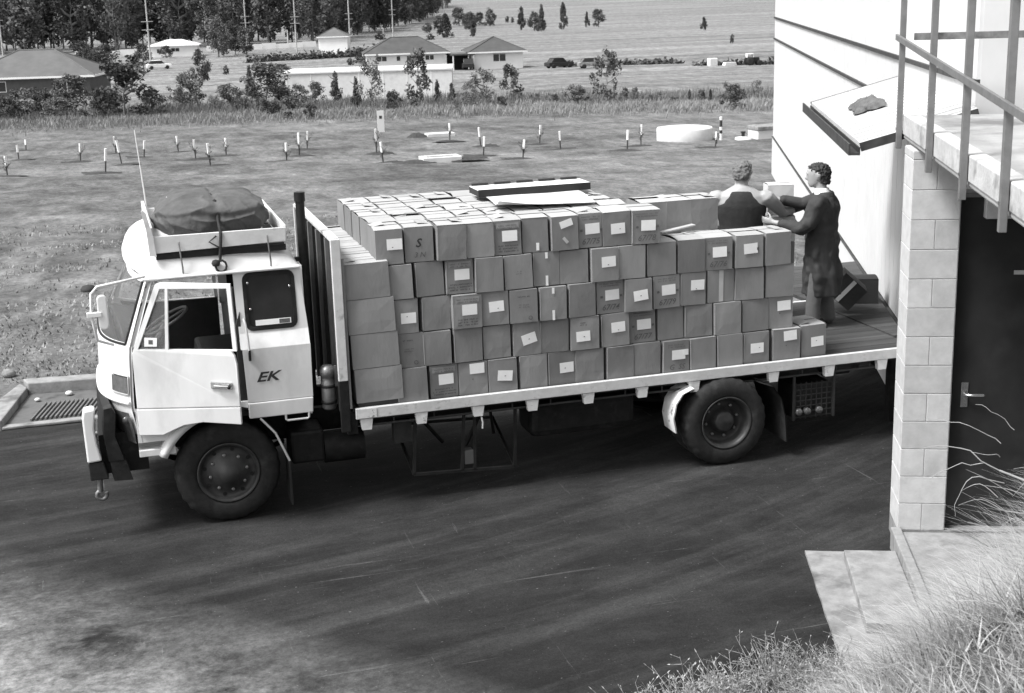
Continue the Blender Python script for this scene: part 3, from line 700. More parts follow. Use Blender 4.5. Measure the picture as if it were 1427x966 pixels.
# exhaust stack, canister
mb = MB(); mb.tube([(.885, .30, 1.1), (.885, .30, 2.95), (.885, .30, 3.03)], [.043, .043, .044], 14); mb.tube([(.885, .30, 3.0), (.885, .30, 3.085)], .052, 14); ex = mb.build('exhaust_stack', 'black', tr)
MB().box(.80, .885, .28, .32, 2.43, 2.47).build('exhaust_bracket', 'black', ex)
mb = MB(); mb.lathe([(.0, .0), (.055, 0), (.07, .02), (.07, .27), (.062, .29), (.062, .33), (.075, .34), (.075, .39), (.05, .43), (0, .44)], (1.0, .02, 1.02), 'z', 18); ca = mb.build('air_cleaner', 'steel', tr)
for zz in (1.08, 1.24): MB().lathe([(.073, 0), (.078, .005), (.078, .025), (.073, .03)], (1.0, .02, zz), 'z', 18).build('clamp_band', 'black', ca)
MB().box(1.06, 1.085, -.03, .0, 1.25, 1.45).build('cleaner_tag', 'steel', ca)
# tray
tray = empty('tray', (4.2, 1.05, .9)); put(tray, tr)
for i in range(12):
    y0 = -.12+i*.1965; MB().box(1.2, 7.33, y0, y0+.190, .985, 1.03).build('floor_plank', 'wood', tray)
MB().box(1.22, 7.33, -.172, -.125, .935, 1.042).build('side_rail', 'tray_white', tray, .006)
MB().box(1.22, 7.33, 2.24, 2.285, .935, 1.042).build('side_rail', 'tray_white', tray, .006)
MB().box(1.22, 7.33, -.10, 2.22, .90, .98).build('sub_floor', 'black', tray)
MB().box(1.24, 1.42, -.178, -.174, .945, 1.035).build('rail_repair_plate', 'white_old', tray)
for i, x in enumerate([1.32, 1.86, 2.43, 2.99, 3.58, 4.16, 4.73, 5.63, 6.28, 6.91]):
    dz = random.uniform(-.008, .008)
    MB().prism([(x-.062, .932), (x+.062, .932), (x+.045, .825+dz), (x-.045, .825+dz)], lambda u, v, w: (u, -.165+w, v), .06).build('outrigger', 'white_old', tray)
    MB().box(x-.03, x+.03, -.10, 2.2, .84, .90).build('cross_member', 'black', tray)
mb = MB(); mb.tube([(1.3, -.09, .845), (7.0, -.09, .84)], .012, 6)
for k in range(14): mb.tube([(1.6+k*.4, -.09, .845), (1.6+k*.4, -.09, .90)], .008, 5)
mb.build('rope_rail', mat('rope_rail_steel', .05, .3), tray)
# headboard
hb = MB(); hb.box(1.115, 1.145, -.13, 2.23, 1.0, 2.655); hbo = hb.build('headboard', mat('headboard_grey', .07, .3, 4, .7, dark=(.04, 3, .55, .75)), tray)
for i in range(9):
    y0 = -.06+i*.27; MB().box(1.085, 1.114, y0, y0+.07, 1.0, 2.64).build('stiffener', 'rail' if i % 2 else 'rope', hbo)
MB().box(1.075, 1.165, -.175, -.132, 1.33, 2.69).build('end_post', 'tray_white', hbo, .006)
MB().box(1.075, 1.165, -.17, -.132, .82, 1.328).build('end_post', 'black', hbo, .006)
MB().box(1.075, 1.165, 2.232, 2.27, .82, 2.69).build('end_post', 'tray_white', hbo, .006)
MB().box(1.08, 1.16, -.13, 2.23, 2.66, 2.70).build('top_rail', 'tray_white', hbo, .006)
MB().box(1.168, 1.19, -.165, -.135, 1.05, 2.5).build('angle_strip', 'rail', hbo)
MB().box(1.14, 1.24, -.12, .2, .78, 1.0).build('front_bearer', 'black', tray)
# spare carrier cage under the tray
cg = MB(); y = -.05
for a, b in (((1.78, y, .27), (2.82, y, .22)), ((1.78, y, .27), (1.82, y, .84)), ((2.82, y, .22), (2.84, y, .84)), ((1.80, .9, .50), (2.86, .9, .46)), ((1.78, y, .27), (1.80, .9, .50)), ((2.82, y, .22), (2.86, .9, .46)), ((2.27, y, .25), (2.31, y, .84)), ((2.40, y, .24), (2.42, y, .84)), ((1.9, .0, .80), (2.2, .45, .40)), ((2.5, .0, .82), (2.38, .2, .42)), ((2.62, .1, .8), (2.76, .5, .42))):
    cg.bar(a, b, .028, .028)
cgo = cg.build('spare_wheel_carrier', mat('carrier_steel', .018, .4, 9, .6), tr)
MB().box(2.30, 2.39, -.06, .04, .31, .45).build('winch_box', mat('winch_grey', .09), cgo)
MB().box(1.62, 1.80, .05, .15, .58, .80).build('pump_bracket', 'rim', cgo)
mb = MB(); mb.tube([(2.46, -.15, .83), (2.47, -.17, .76), (2.465, -.17, .70)], .010, 5); mb.build('rope_end', 'straw', tray)
# rear mudguards
def guard(xs, mt, name, ya=-.26, yb=.36):
    vs = []
    for (x, z) in xs:
        for yy in (ya, yb): vs.append((x, yy, z))
    k = len(xs)
    g = MB(); g.add(vs, [(i*2, i*2+1, i*2+3, i*2+2) for i in range(k-1)], True); g.add([(a+.012, b, c) for a, b, c in vs], [(i*2, i*2+1, i*2+3, i*2+2) for i in range(k-1)], True); g.build(name, mt, tr)
guard([(4.68, .88), (4.56, .83), (4.49, .73), (4.46, .58), (4.49, .42)], 'white_old', 'mudguard', -.25, .05)
guard([(5.42, .86), (5.57, .80), (5.67, .66), (5.72, .45), (5.74, .18)], 'rubber', 'mudguard')
# wire tail basket behind the wheels
bk = MB()
for k in range(8): bk.bar((5.92+k*.062, -.10, .36), (5.92+k*.062, -.10, .76), .008, .008)
for k in range(7): bk.bar((5.90, -.10, .38+k*.06), (6.38, -.10, .38+k*.06), .008, .008)
for xx in (5.9, 6.37): bk.box(xx-.012, xx+.012, -.112, -.088, .35, .84)
bko = bk.build('wire_basket', mat('basket_wire', .03, .3), tr)
MB().box(5.92, 6.36, -.06, .30, .36, .72).build('basket_contents', 'black', bko)
for k, xx in enumerate((5.96, 6.06, 6.20)): MB().lathe([(0, -.012), (.035, -.012), (.04, .0), (.04, .04)], (xx, -.115, .44), 'y', 12).build('tail_lamp', 'glass_dark', bko)
mb = MB(); mb.tube([(6.45, .3, .78), (6.75, .3, .78)], .10, 12); mb.build('rear_cylinder', 'black', tr)
mb = MB(); mb.tube([(4.65, -.13, .90), (4.78, -.14, .87), (4.88, -.13, .84), (4.95, -.12, .88)], .008, 5); mb.tube([(5.42, -.13, .88), (5.52, -.14, .83), (5.68, -.13, .82)], .008, 5); mb.build('air_hose', 'rubber', tr)
# roof rack tray
rk = empty('roof_rack', (.1, 1.05, 2.7)); put(rk, tr)
def rz(x): return 2.685-.045*(x+.5)*0
mb = MB(); mb.prism([(-.50, 2.645), (.70, 2.672), (.71, 2.80), (-.49, 2.80)], lambda u, v, w: (u, .07+w, v), .03); mb.build('side_board', 'wood_pale', rk, .004)
mb = MB(); mb.prism([(-.50, 2.645), (.70, 2.672), (.71, 2.80), (-.49, 2.80)], lambda u, v, w: (u, 1.92+w, v), .03); mb.build('side_board', 'wood_pale', rk, .004)
MB().box(.685, .715, .102, 1.92, 2.67, 2.815).build('end_board', 'wood_pale', rk, .004)
MB().box(-.52, -.49, .09, 1.94, 2.66, 2.88).build('end_board', 'wood_pale', rk, .004)
mb = MB(); mb.prism([(-.535, 2.63), (-.475, 2.62), (-.488, 2.80), (-.535, 3.02), (-.56, 3.05), (-.575, 3.04), (-.545, 2.85)], lambda u, v, w: (u, .055+w, v), .025); mb.build('corner_post', 'wood_pale', rk)
mb = MB(); mb.prism([(-.36, 2.70), (-.30, 2.70), (-.32, 2.85), (-.27, 3.0), (-.30, 3.03), (-.35, 2.93)], lambda u, v, w: (u, 1.0+w, v), .03); mb.build('corner_post', 'wood_pale', rk)
for y_ in (.085, 1.93): MB().box(-.48, .70, y_, y_+.03, 2.585, 2.64).build('base_rail', 'black', rk)
for i in range(6): MB().box(-.47, .69, .12+i*.30, .33+i*.30, 2.63+.0, 2.655).build('floor_slat', 'wood', rk)
for xx in (-.27, .53):
    mb = MB(); mb.tube([(xx, .055, 2.74), (xx, .045, 2.72), (xx+.015, .04, 2.50), (xx+.015, .05, 2.45)], .008, 5); mb.build('tie_bolt', 'steel', rk)

# ------------------------------------------------------------------ load on the cab roof
def tarp(a, b):
    th = a*2*math.pi; ph = (b-.5)*math.pi
    cx_, sx_ = math.cos(th), math.sin(th)
    def se(v, e): return math.copysign(abs(v)**e, v)
    def ridge(p, k): return (1-abs(mnoise.noise(p)))**k
    x = se(math.cos(ph), .5)*se(cx_, .70)*.54; yy = se(math.cos(ph), .5)*se(sx_, .55)*.60; z = se(math.sin(ph), .85)*.19
    drape = ridge(Vector((x*5.5+.8*mnoise.noise((z*4, yy, 3)), yy*1.6, z*1.1+3)), 7)        # hanging folds
    cross = ridge(Vector((x*2.2+5, yy*3, z*7)), 9)                                            # slack creases
    edge = .07+.035*mnoise.noise((x*3.1, yy*2, 8)); lay = 1/(1+math.exp(-(z-edge)/.006))     # folded-over top sheet
    k = 1+.055*drape*(1 if sx_ < .3 else .5)+.03*cross-.03+.045*lay*(1 if abs(z) < .2 else .6)+.05*mnoise.noise((x*2.5, yy*2.5, z*2.5))
    pin = math.exp(-((x-.02)/.03)**2)
    k -= .07*pin
    return Vector((.09+x*k*(1-.18*max(0, z)/.19), .83+yy*k, 2.865+z*(1+.10*cross-.08*pin+.25*mnoise.noise((x*3, yy*3, 1)))+.02*lay))
tb = tag(MB().grid(tarp, 220, 110).build('tarpaulin_bundle', 'tarp'), 'rolled dark canvas tarpaulin tied down on the cab roof rack', 'tarpaulin')
mb = MB(); mb.tube([(.09, 1.45, 2.84), (.10, 1.1, 3.03), (.10, .8, 3.055), (.105, .5, 3.03), (.11, .30, 2.96), (.11, .21, 2.86), (.11, .10, 2.83), (.11, .055, 2.78), (.10, .05, 2.68), (.09, .045, 2.60), (.085, .045, 2.53)], .014, 7)
mb.tube([(.07, .06, 2.77), (.0, .05, 2.72), (.09, .045, 2.66)], .008, 5)
mb.tube([(.06+.05*math.cos(R(i*36))+.03, .04, 2.49+.055*math.sin(R(i*36))) for i in range(11)], .010, 6)
rp = mb.build('rope', 'rope')
MB().lathe([(0, -.035), (.03, -.025), (.04, 0), (.03, .025), (0, .035)], (.045, .045, 2.52), 'z', 10).build('knot', 'rope', rp)
MB().lathe([(0, -.05), (.03, -.03), (.04, 0), (.03, .03), (0, .05)], (.105, .42, 3.01), 'z', 10).build('knot', 'rope', rp)
tag(rp, 'dark rope lashing the tarpaulin with a loose knotted loop over the cab', 'rope')

# ------------------------------------------------------------------ cartons
rb = random.Random(21)
def carton_mesh(w_, d, h, mt, seed, open_top=False, bulge=.006):
    bm = bmesh.new(); n = 4
    def f(u, v, axis, sgn):
        pass
    mb = MB(); r = random.Random(seed); bl = r.uniform(-.6, 1.4)*bulge
    def side(fn, nx=3, nz=3): mb.grid(fn, nx, nz, False)
    def bz(a, b): return bl*math.sin(math.pi*a)*math.sin(math.pi*b)
    j = [(r.uniform(-.004, .004), r.uniform(-.004, .004)) for _ in range(4)]   # slightly crushed top corners
    def cor(x, y, b, i): return (x+j[i][0]*b, y+j[i][1]*b)
    c4 = [(-w_/2, -d/2), (w_/2, -d/2), (w_/2, d/2), (-w_/2, d/2)]
    nr = [(0, -1), (1, 0), (0, 1), (-1, 0)]
    for k in range(4):
        def fn(a, b, k=k):
            p = cor(*c4[k], b, k); q = cor(*c4[(k+1) % 4], b, (k+1) % 4); o = bz(a, b)
            return (p[0]+(q[0]-p[0])*a+nr[k][0]*o, p[1]+(q[1]-p[1])*a+nr[k][1]*o, b*h)
        side(fn)
    tp = [cor(*c4[k], 1, k) for k in range(4)]
    if open_top:
        ins = [(x*.965, y*.975) for x, y in tp]
        mb.add([(x, y, h) for x, y in tp]+[(x, y, h) for x, y in ins]+[(x, y, h-.05) for x, y in ins],
               [(i, (i+1) % 4, 4+(i+1) % 4, 4+i) for i in range(4)]+[(4+i, 4+(i+1) % 4, 8+(i+1) % 4, 8+i) for i in range(4)]+[(8, 9, 10, 11)])
    else:
        mb.grid(lambda a, b: ((tp[0][0]*(1-a)+tp[1][0]*a)*(1-b)+(tp[3][0]*(1-a)+tp[2][0]*a)*b, (tp[0][1]*(1-b)+tp[3][1]*b), h+bz(a, b)*.5), 2, 2, False)
    mb.add([(x, y, 0) for x, y in c4], [(0, 3, 2, 1)])
    me = mb.mesh('cardboard_box', mt, fix=False)
    b2 = bmesh.new(); b2.from_mesh(me); bmesh.ops.remove_doubles(b2, verts=b2.verts, dist=.0005); bmesh.ops.recalc_face_normals(b2, faces=b2.faces); b2.to_mesh(me); b2.free()
    return me
def front_quad(name, box, d, u, v, sw_, sh, rot, mt, off=.0):
    c, s = math.cos(rot), math.sin(rot); y = -d/2-.009-off; q = []
    for a, b in ((-sw_/2, -sh/2), (sw_/2, -sh/2), (sw_/2, sh/2), (-sw_/2, sh/2)): q.append((u+a*c-b*s, y, v+a*s+b*c))
    mb = MB(); mb.add(q+[(x, yy+.0012, z) for x, yy, z in q], [(0, 1, 2, 3), (7, 6, 5, 4), (0, 4, 5, 1), (1, 5, 6, 2), (2, 6, 7, 3), (3, 7, 4, 0)])
    o = mb.build(name, mt, fix=True); o.parent = box; return o
def print_lines(box, d, v0, rows_, wd, seed, mt='ink_soft', u0=0, ht=.012):
    """rows of illegible stencilled print"""
    r = random.Random(seed); mb = MB(); y = -d/2-.0085
    for k in range(rows_):
        v = v0-k*ht*1.9; x = -wd/2*r.uniform(.75, 1)
        end = -x
        while x < end:
            lw = r.uniform(.006, .012)
            if r.random() > .16:
                mb.add([(u0+x, y, v-ht/2), (u0+x+.003, y, v-ht/2), (u0+x+.003, y, v+ht/2), (u0+x, y, v+ht/2)], [(0, 1, 2, 3)])
                t_ = r.choice((-.38, 0, .38)); mb.add([(u0+x+.003, y, v+ht*t_-.0015), (u0+x+lw, y, v+ht*t_-.0015), (u0+x+lw, y, v+ht*t_+.0015), (u0+x+.003, y, v+ht*t_+.0015)], [(0, 1, 2, 3)])
                if r.random() > .5: mb.add([(u0+x+lw-.002, y, v-ht/2), (u0+x+lw, y, v-ht/2), (u0+x+lw, y, v+ht/2), (u0+x+lw-.002, y, v+ht/2)], [(0, 1, 2, 3)])
            x += lw+.005
    o = mb.build('stencilled_print', mt, fix=False); o.parent = box
def hand_text(box, d, body, size, u, v, mt='ink_soft', rot=0):
    o = inst('handwriting', text_mesh(body, size, mt, .25), box, (u, -d/2-.0085, v)); o.rotation_euler = (0, rot, 0); return o
_fl = {}
def flap_mesh(w_, d2, mt='card_lit'):
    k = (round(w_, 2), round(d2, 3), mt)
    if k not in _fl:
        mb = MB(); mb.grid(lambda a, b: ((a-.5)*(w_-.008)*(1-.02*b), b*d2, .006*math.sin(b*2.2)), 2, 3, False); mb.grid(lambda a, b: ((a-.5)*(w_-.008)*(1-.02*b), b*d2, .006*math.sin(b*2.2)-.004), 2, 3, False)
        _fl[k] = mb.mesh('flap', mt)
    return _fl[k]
def add_flaps(box, w_, d, h, r, wild=.5, mt='card_lit'):
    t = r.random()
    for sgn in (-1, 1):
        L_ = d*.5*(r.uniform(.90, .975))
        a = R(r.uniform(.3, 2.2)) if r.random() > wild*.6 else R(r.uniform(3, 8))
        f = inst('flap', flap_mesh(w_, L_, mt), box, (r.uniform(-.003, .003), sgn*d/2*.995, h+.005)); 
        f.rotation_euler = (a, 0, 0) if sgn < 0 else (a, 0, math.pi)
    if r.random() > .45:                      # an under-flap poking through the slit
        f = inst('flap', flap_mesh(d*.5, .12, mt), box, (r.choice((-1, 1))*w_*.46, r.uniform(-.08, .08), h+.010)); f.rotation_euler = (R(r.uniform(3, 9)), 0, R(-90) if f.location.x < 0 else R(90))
ROWNAME = {1: 'bottom row', 2: 'second row', 3: 'middle row', 4: 'fourth row', 5: 'top row'}
ROWZ = {1: 1.034, 2: 1.374, 3: 1.714, 4: 2.054, 5: 2.394}
H_ = .333
rows = {
5: ([(1.516, 1.79), (1.8, 2.086), (2.096, 2.388), (2.396, 2.674), (2.677, 2.959), (2.967, 3.238), (3.244, 3.529), (3.53, 3.779), (3.783, 4.085), (4.09, 4.389)],
    'L S p p B t k N:67/75 L N:67/78'.split()),
4: ([(1.556, 1.861), (1.869, 2.157), (2.171, 2.451), (2.459, 2.746), (2.754, 3.047), (3.058, 3.334), (3.338, 3.636), (3.642, 3.929), (3.933, 4.227), (4.236, 4.558), (4.567, 4.874), (4.879, 5.199), (5.213, 5.528), (5.537, 5.833)],
    'p p B p c T p L p p p N:67/76 M p'.split()),
3: ([(1.599, 1.891), (1.913, 2.206), (2.217, 2.513), (2.521, 2.803), (2.807, 3.095), (3.1, 3.383), (3.387, 3.679), (3.693, 3.991), (3.999, 4.295), (4.3, 4.597), (4.603, 4.89), (4.896, 5.206), (5.227, 5.549), (5.564, 5.884)],
    'L p B L C T p N:67/74 X N:67/79 L V p p'.split()),
2: ([(1.627, 1.929), (1.937, 2.216), (2.224, 2.515), (2.523, 2.809), (2.82, 3.112), (3.116, 3.413), (3.425, 3.73), (3.745, 4.051), (4.059, 4.357), (4.363, 4.656), (4.665, 4.976), (4.982, 5.286), (5.29, 5.599), (5.603, 5.893)],
    'C p p p X p D L N:67/77 p p p p U'.split()),
1: ([(1.65, 1.955), (1.963, 2.255), (2.266, 2.563), (2.567, 2.864), (2.872, 3.167), (3.171, 3.467), (3.475, 3.777), (3.783, 4.085), (4.091, 4.386), (4.392, 4.692), (4.701, 4.994), (5.009, 5.302), (5.308, 5.607), (5.647, 5.963), (5.969, 6.27)],
    'p B U X p L p p p W p p L U L'.split())}
PHR = {'p': 'plain cardboard carton', 'L': 'carton with one straight white label', 'S': 'carton with a big letter S in marker', 'B': 'printed carton with a white label between print lines', 't': 'carton with a strip of tape at its foot',
       'k': 'carton with a crooked white label at its top', 'N': 'carton with handwritten 67 number under its label', 'c': 'carton with small faint print', 'T': 'carton taped at top and foot',
       'M': 'carton with an ink-edged white label', 'C': 'carton with a stamped mark and faint print', 'X': 'carton with a tilted white label', 'V': 'carton with a pale tape band down its middle',
       'D': 'carton with a dark stamp above its white label', 'U': 'carton with a white label high on its face', 'W': 'carton with a doubled white label and numbers'}
for rw_, (xs, kinds) in rows.items():
    for i, ((x0, x1), kd) in enumerate(zip(xs, kinds)):
        w_ = x1-x0; d = .42; z0 = ROWZ[rw_]; h = H_+rb.uniform(-.006, .003)
        yf = -.105+rb.uniform(-.02, .05)
        top = rw_ == 5 or (rw_ == 4 and x0 > 4.2) or (rw_ == 1 and x0 > 5.6)
        bx = inst('cardboard_box', carton_mesh(w_-.010, d, h, 'card', rw_*50+i, top), None, ((x0+x1)/2, yf+d/2, z0), R(rb.gauss(0, 2.2)))
        bx.rotation_euler.y = R(rb.uniform(-1.1, .8))
        k = kd[0]
        if kd.startswith('N:'): lb = 'carton hand-numbered %s below its white label' % kd[2:]
        else: lb = PHR[k]
        tag(bx, lb+' in the '+ROWNAME[rw_]+' of the load', 'box', 'cartons in the %s' % ROWNAME[rw_])
        seed = rw_*100+i
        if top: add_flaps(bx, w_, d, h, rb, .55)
        if rb.random() > .5: front_quad('worn_lit_edge', bx, d, -w_/2+.006, h*.5, .006, h*.9, 0, 'card_lit', -.004)  # pale left edge strip: wear, with the sunlit edge painted in too
        if k == 'L': front_quad('label', bx, d, rb.uniform(0, .05), h*rb.uniform(.45, .62), .148, .104, R(rb.uniform(-3, 3)), 'paper'); front_quad('label_mark', bx, d, .03, h*.5, .012, .006, 0, 'ink', .002)
        if k == 'U': front_quad('label', bx, d, .035, h*.80 if rw_ == 1 else h*.72, .148, .104, R(rb.uniform(-4, 4)), 'paper'); front_quad('stamp', bx, d, -.01, h*.48, .012, .010, .3, 'ink_soft')
        if k == 'X': front_quad('label', bx, d, .02, h*.50, .150, .104, R(13 if rw_ == 2 else (-6 if rw_ == 1 else 6)), 'paper'); front_quad('label_mark', bx, d, .02, h*.49, .014, .006, .2, 'ink', .002)
        if k == 'D': front_quad('label', bx, d, -.02, h*.42, .145, .104, R(2), 'paper'); front_quad('label_mark', bx, d, -.01, h*.41, .014, .006, .2, 'ink', .002); print_lines(bx, d, h*.83, 2, .07, seed, 'ink', -.02)
        if k == 'S': hand_text(bx, d, 'S', .115, -.01, h*.54, 'ink'); hand_text(bx, d, '3 N', .07, .0, h*.2, 'ink_soft')
        if k == 'B':
            front_quad('label', bx, d, .02, h*.56, .150, .105, 0, 'paper'); print_lines(bx, d, h*.87, 2, w_*.72, seed, 'ink_soft'); print_lines(bx, d, h*.27, 3, w_*.85, seed+7, 'ink', 0, .014)
            front_quad('print_panel', bx, d, 0, h*.86, w_*.80, .055, 0, mat('panel_print', .26, .1, 30), -.003)
        if k == 't': front_quad('tape', bx, d, .02, h*.16, .03, .075, 0, 'paper')
        if k == 'T': front_quad('tape', bx, d, .0, h*.90, .026, .06, 0, 'paper'); front_quad('tape', bx, d, .0, h*.15, .026, .10, 0, 'paper')
        if k == 'V': front_quad('tape', bx, d, .0, h*.5, .05, h*.97, 0, 'tape', -.002)
        if k == 'k': front_quad('label', bx, d, .01, h*.80, .13, .07, R(16), 'paper'); front_quad('tape', bx, d, .0, h*.3, .03, .07, R(40), 'tape')
        if k == 'c': print_lines(bx, d, h*.52, 2, .07, seed, 'ink_soft')
        if k == 'C': print_lines(bx, d, h*.80, 1, w_*.5, seed, 'ink'); print_lines(bx, d, h*.55, 2, w_*.35, seed+3, 'ink_soft'); st_ = MB(); st_.tube([(w_*.22+.018*math.cos(R(q*30)), -d/2-.009, h*.14+.018*math.sin(R(q*30))) for q in range(13)], .002, 4); q_ = st_.build('stamp_ring', 'ink'); q_.parent = bx
        if k == 'M': front_quad('label', bx, d, .01, h*.60, .150, .105, R(3), 'paper'); print_lines(bx, d, h*.76, 1, .11, seed, 'ink', .01, .006); front_quad('stamp', bx, d, .085, h*.58, .014, .03, 0, 'ink')
        if k == 'N':
            front_quad('label', bx, d, .02, h*.56, .150, .105, R(rb.uniform(-2, 2)), 'paper'); print_lines(bx, d, h*.91, 2, w_*.85, seed, 'ink_soft'); hand_text(bx, d, kd[2:], .082, .0, h*.18, 'ink_soft')
            for sg in (-1, 1): front_quad('stamp', bx, d, sg*.105+.01, h*.52, .025, .022, .2, 'ink_soft')
        if k == 'W': front_quad('label', bx, d, .02, h*.56, .15, .10, 0, 'paper'); front_quad('label', bx, d, .10, h*.62, .055, .06, 0, 'paper', .002); print_lines(bx, d, h*.88, 2, w_*.8, seed, 'ink_soft'); hand_text(bx, d, 'G  SS', .08, .0, h*.17, 'ink_soft')
# cartons on end beside the headboard, long side out
for k in range(4):
    z0 = 1.085+k*.338; x0 = 1.245-k*.02
    for j in range(7 if k == 3 else 1):
        d = .315; w_ = .455-(.02 if k == 3 else 0)
        bx = inst('cardboard_box', carton_mesh(w_, d, .333, 'card', 900+k*9+j, k == 3), None, (x0+w_/2, -.13+d/2+j*.325, z0), R(rb.uniform(-1.5, 1.5))); bx.rotation_euler.y = R(-1.0)
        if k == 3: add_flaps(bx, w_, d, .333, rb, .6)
        if j == 0: tag(bx, ['long plain carton lowest of the column beside the headboard', 'long plain carton second up in the column beside the headboard', 'long plain carton third up in the column beside the headboard', 'long plain carton topping the column beside the headboard'][k], 'box', 'long cartons against the headboard')
        else: tag(bx, 'long carton topping the stack along the headboard, behind the outer column', 'box', 'inner cartons along the headboard')
MB_ = MB().box(1.26, 1.70, -.11, 2.1, 1.034, 1.082); tag(MB_.build('dunnage_board', 'wood'), 'dark dunnage board under the cartons beside the headboard', 'board')
# deeper rows of the load
vm = [carton_mesh(.288, .415, .332, 'card', 700+i, False) for i in range(4)]; vo = [carton_mesh(.288, .415, .332, 'card', 720+i, True) for i in range(5)]
for lv in range(1, 6):
    for j in range(1, 5):
        y0 = -.09+j*.445
        n = 15
        for i in range(n):
            x0 = 1.60+i*.298+rb.uniform(-.004, .004)-(lv-1)*.018
            x1 = x0+.29
            if lv == 5:
                lim = {1: 4.40, 2: 4.35, 3: 4.2, 4: 3.9}[j]
                if x1 > lim: continue
            elif lv == 4 and x1 > (5.4 if j == 1 else 4.7): continue
            elif lv < 4 and x1 > (5.5 if j == 1 else 4.9): continue
            topv = lv == 5 or (lv == 4 and x1 > 4.1)
            bx = inst('cardboard_box', rb.choice(vo if topv else vm), None, ((x0+x1)/2, y0+.21+rb.uniform(-.01, .01), ROWZ[lv]), R(rb.uniform(-1.5, 1.5)))
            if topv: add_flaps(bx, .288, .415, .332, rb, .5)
            if lv == 5: tag(bx, 'carton with loose flaps on top of the load, %s row behind the outer face' % ('first', 'second', 'third', 'farthest')[j-1], 'box', 'cartons on top of the load, row %d' % j)
            else: tag(bx, 'inner carton buried in the %s layer of the load' % ROWNAME[lv].replace(' row', ''), 'box', 'inner cartons of the %s layer' % ROWNAME[lv].replace(' row', ''))
for i, x0 in enumerate((4.36, 4.63, 4.93)):
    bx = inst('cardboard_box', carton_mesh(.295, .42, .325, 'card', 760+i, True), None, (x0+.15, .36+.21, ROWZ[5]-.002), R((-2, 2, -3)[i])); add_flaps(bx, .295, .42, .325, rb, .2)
    tag(bx, ['set-back top carton half hidden behind the numbered end carton', 'set-back plain top carton between two others', 'set-back plain top carton nearest the two men'][i], 'box', 'set-back top cartons')
    if i == 0: front_quad('tape', bx, .42, -.06, .17, .012, .08, 0, 'paper')
tp_ = tag(MB().bar((4.52, .22, 2.43), (4.92, .30, 2.47), .07, .012).build('torn_tape', 'tape'), 'torn strip of packing tape and cardboard on the fourth row', 'tape')

# sheet metal lying on the load
sx0, sx1 = 2.84, 3.86
def shf(a, b):
    x = sx0+.02+a*(sx1-sx0); y = .38+b*.95
    z = 2.765+.030*math.sin(b*3.1)+(.10*(1-b*4)**2 if b < .25 else 0)*(1-a)**2*.8+.012*mnoise.noise((x*2, y*2, 3))
    return (x+.10*b, y, z)
mb = MB(); mb.grid(shf, 16, 16); mb.grid(lambda a, b: Vector(shf(a, b))-Vector((0, 0, .006)), 16, 16)
tag(mb.build('sheet', mat('pale_sheet', .66, .05, 3, .5)), 'large pale curling sheet lying on top of the cartons', 'sheet')
ch = empty('channel_section', (3.5, 1.35, 2.87)); tag(ch, 'long folded tray-shaped section with dark front on the load', 'channel')
MB().box(2.86, 4.10, 1.14, 1.15, 2.785, 2.86).build('front_flange', 'card_dark', ch)
MB().box(2.86, 4.10, 1.15, 1.50, 2.852, 2.86).build('web', mat('pale_web', .70, .05, 4, .5), ch)
MB().box(2.86, 2.865, 1.15, 1.50, 2.79, 2.851).build('end_plate', 'card_dark', ch)
MB().box(2.86, 4.10, 1.50, 1.51, 2.785, 2.86).build('rear_flange', 'card_dark', ch)
for k in range(5): MB().box(2.88+k*.25, 3.06+k*.25, 1.47, 1.505, 2.862, 2.885).build('edge_clip', 'ink', ch)
MB().box(3.0, 3.1, 1.2, 1.45, 2.745, 2.79).build('support_batten', 'wood', ch); MB().box(3.85, 3.95, 1.2, 1.45, 2.745, 2.79).build('support_batten', 'wood', ch)

# cartons on the tray behind the load and on the dock
def loose(loc, dims, rz_, mt, label, tilt=None, flaps=False, seed=0, grp=None):
    bx = inst('cardboard_box', carton_mesh(*dims, mt, 1200+seed, flaps), None, loc, R(rz_))
    if tilt: bx.rotation_euler = tilt
    if flaps: add_flaps(bx, dims[0], dims[1], dims[2], rb, .6, {'card': 'card_lit'}.get(mt, mt))
    tag(bx, label, 'box', grp); return bx
for k in range(4):
    loose((6.62, 1.78, 1.032+k*.30), (.36, .30, .296), -12+k*3, 'card' if k < 3 else 'card_pale', ['lowest carton of the small stack between the two men', 'second carton of the small stack between the two men', 'third carton of the small stack between the two men', 'pale carton topping the small stack between the two men'][k], None, k == 3, k)
pb = loose((6.66, 1.80, 2.245), (.30, .27, .345), -14, 'card_pale', 'pale carton being lifted by the two men', None, True, 9)
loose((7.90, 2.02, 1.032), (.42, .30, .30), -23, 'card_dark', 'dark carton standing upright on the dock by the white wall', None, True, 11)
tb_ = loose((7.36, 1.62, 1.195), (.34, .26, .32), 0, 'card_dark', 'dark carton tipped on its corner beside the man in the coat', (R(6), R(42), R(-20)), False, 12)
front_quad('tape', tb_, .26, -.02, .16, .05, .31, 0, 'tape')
print_lines(tb_, .26, .2, 2, .2, 3, 'ink', 0, .02)

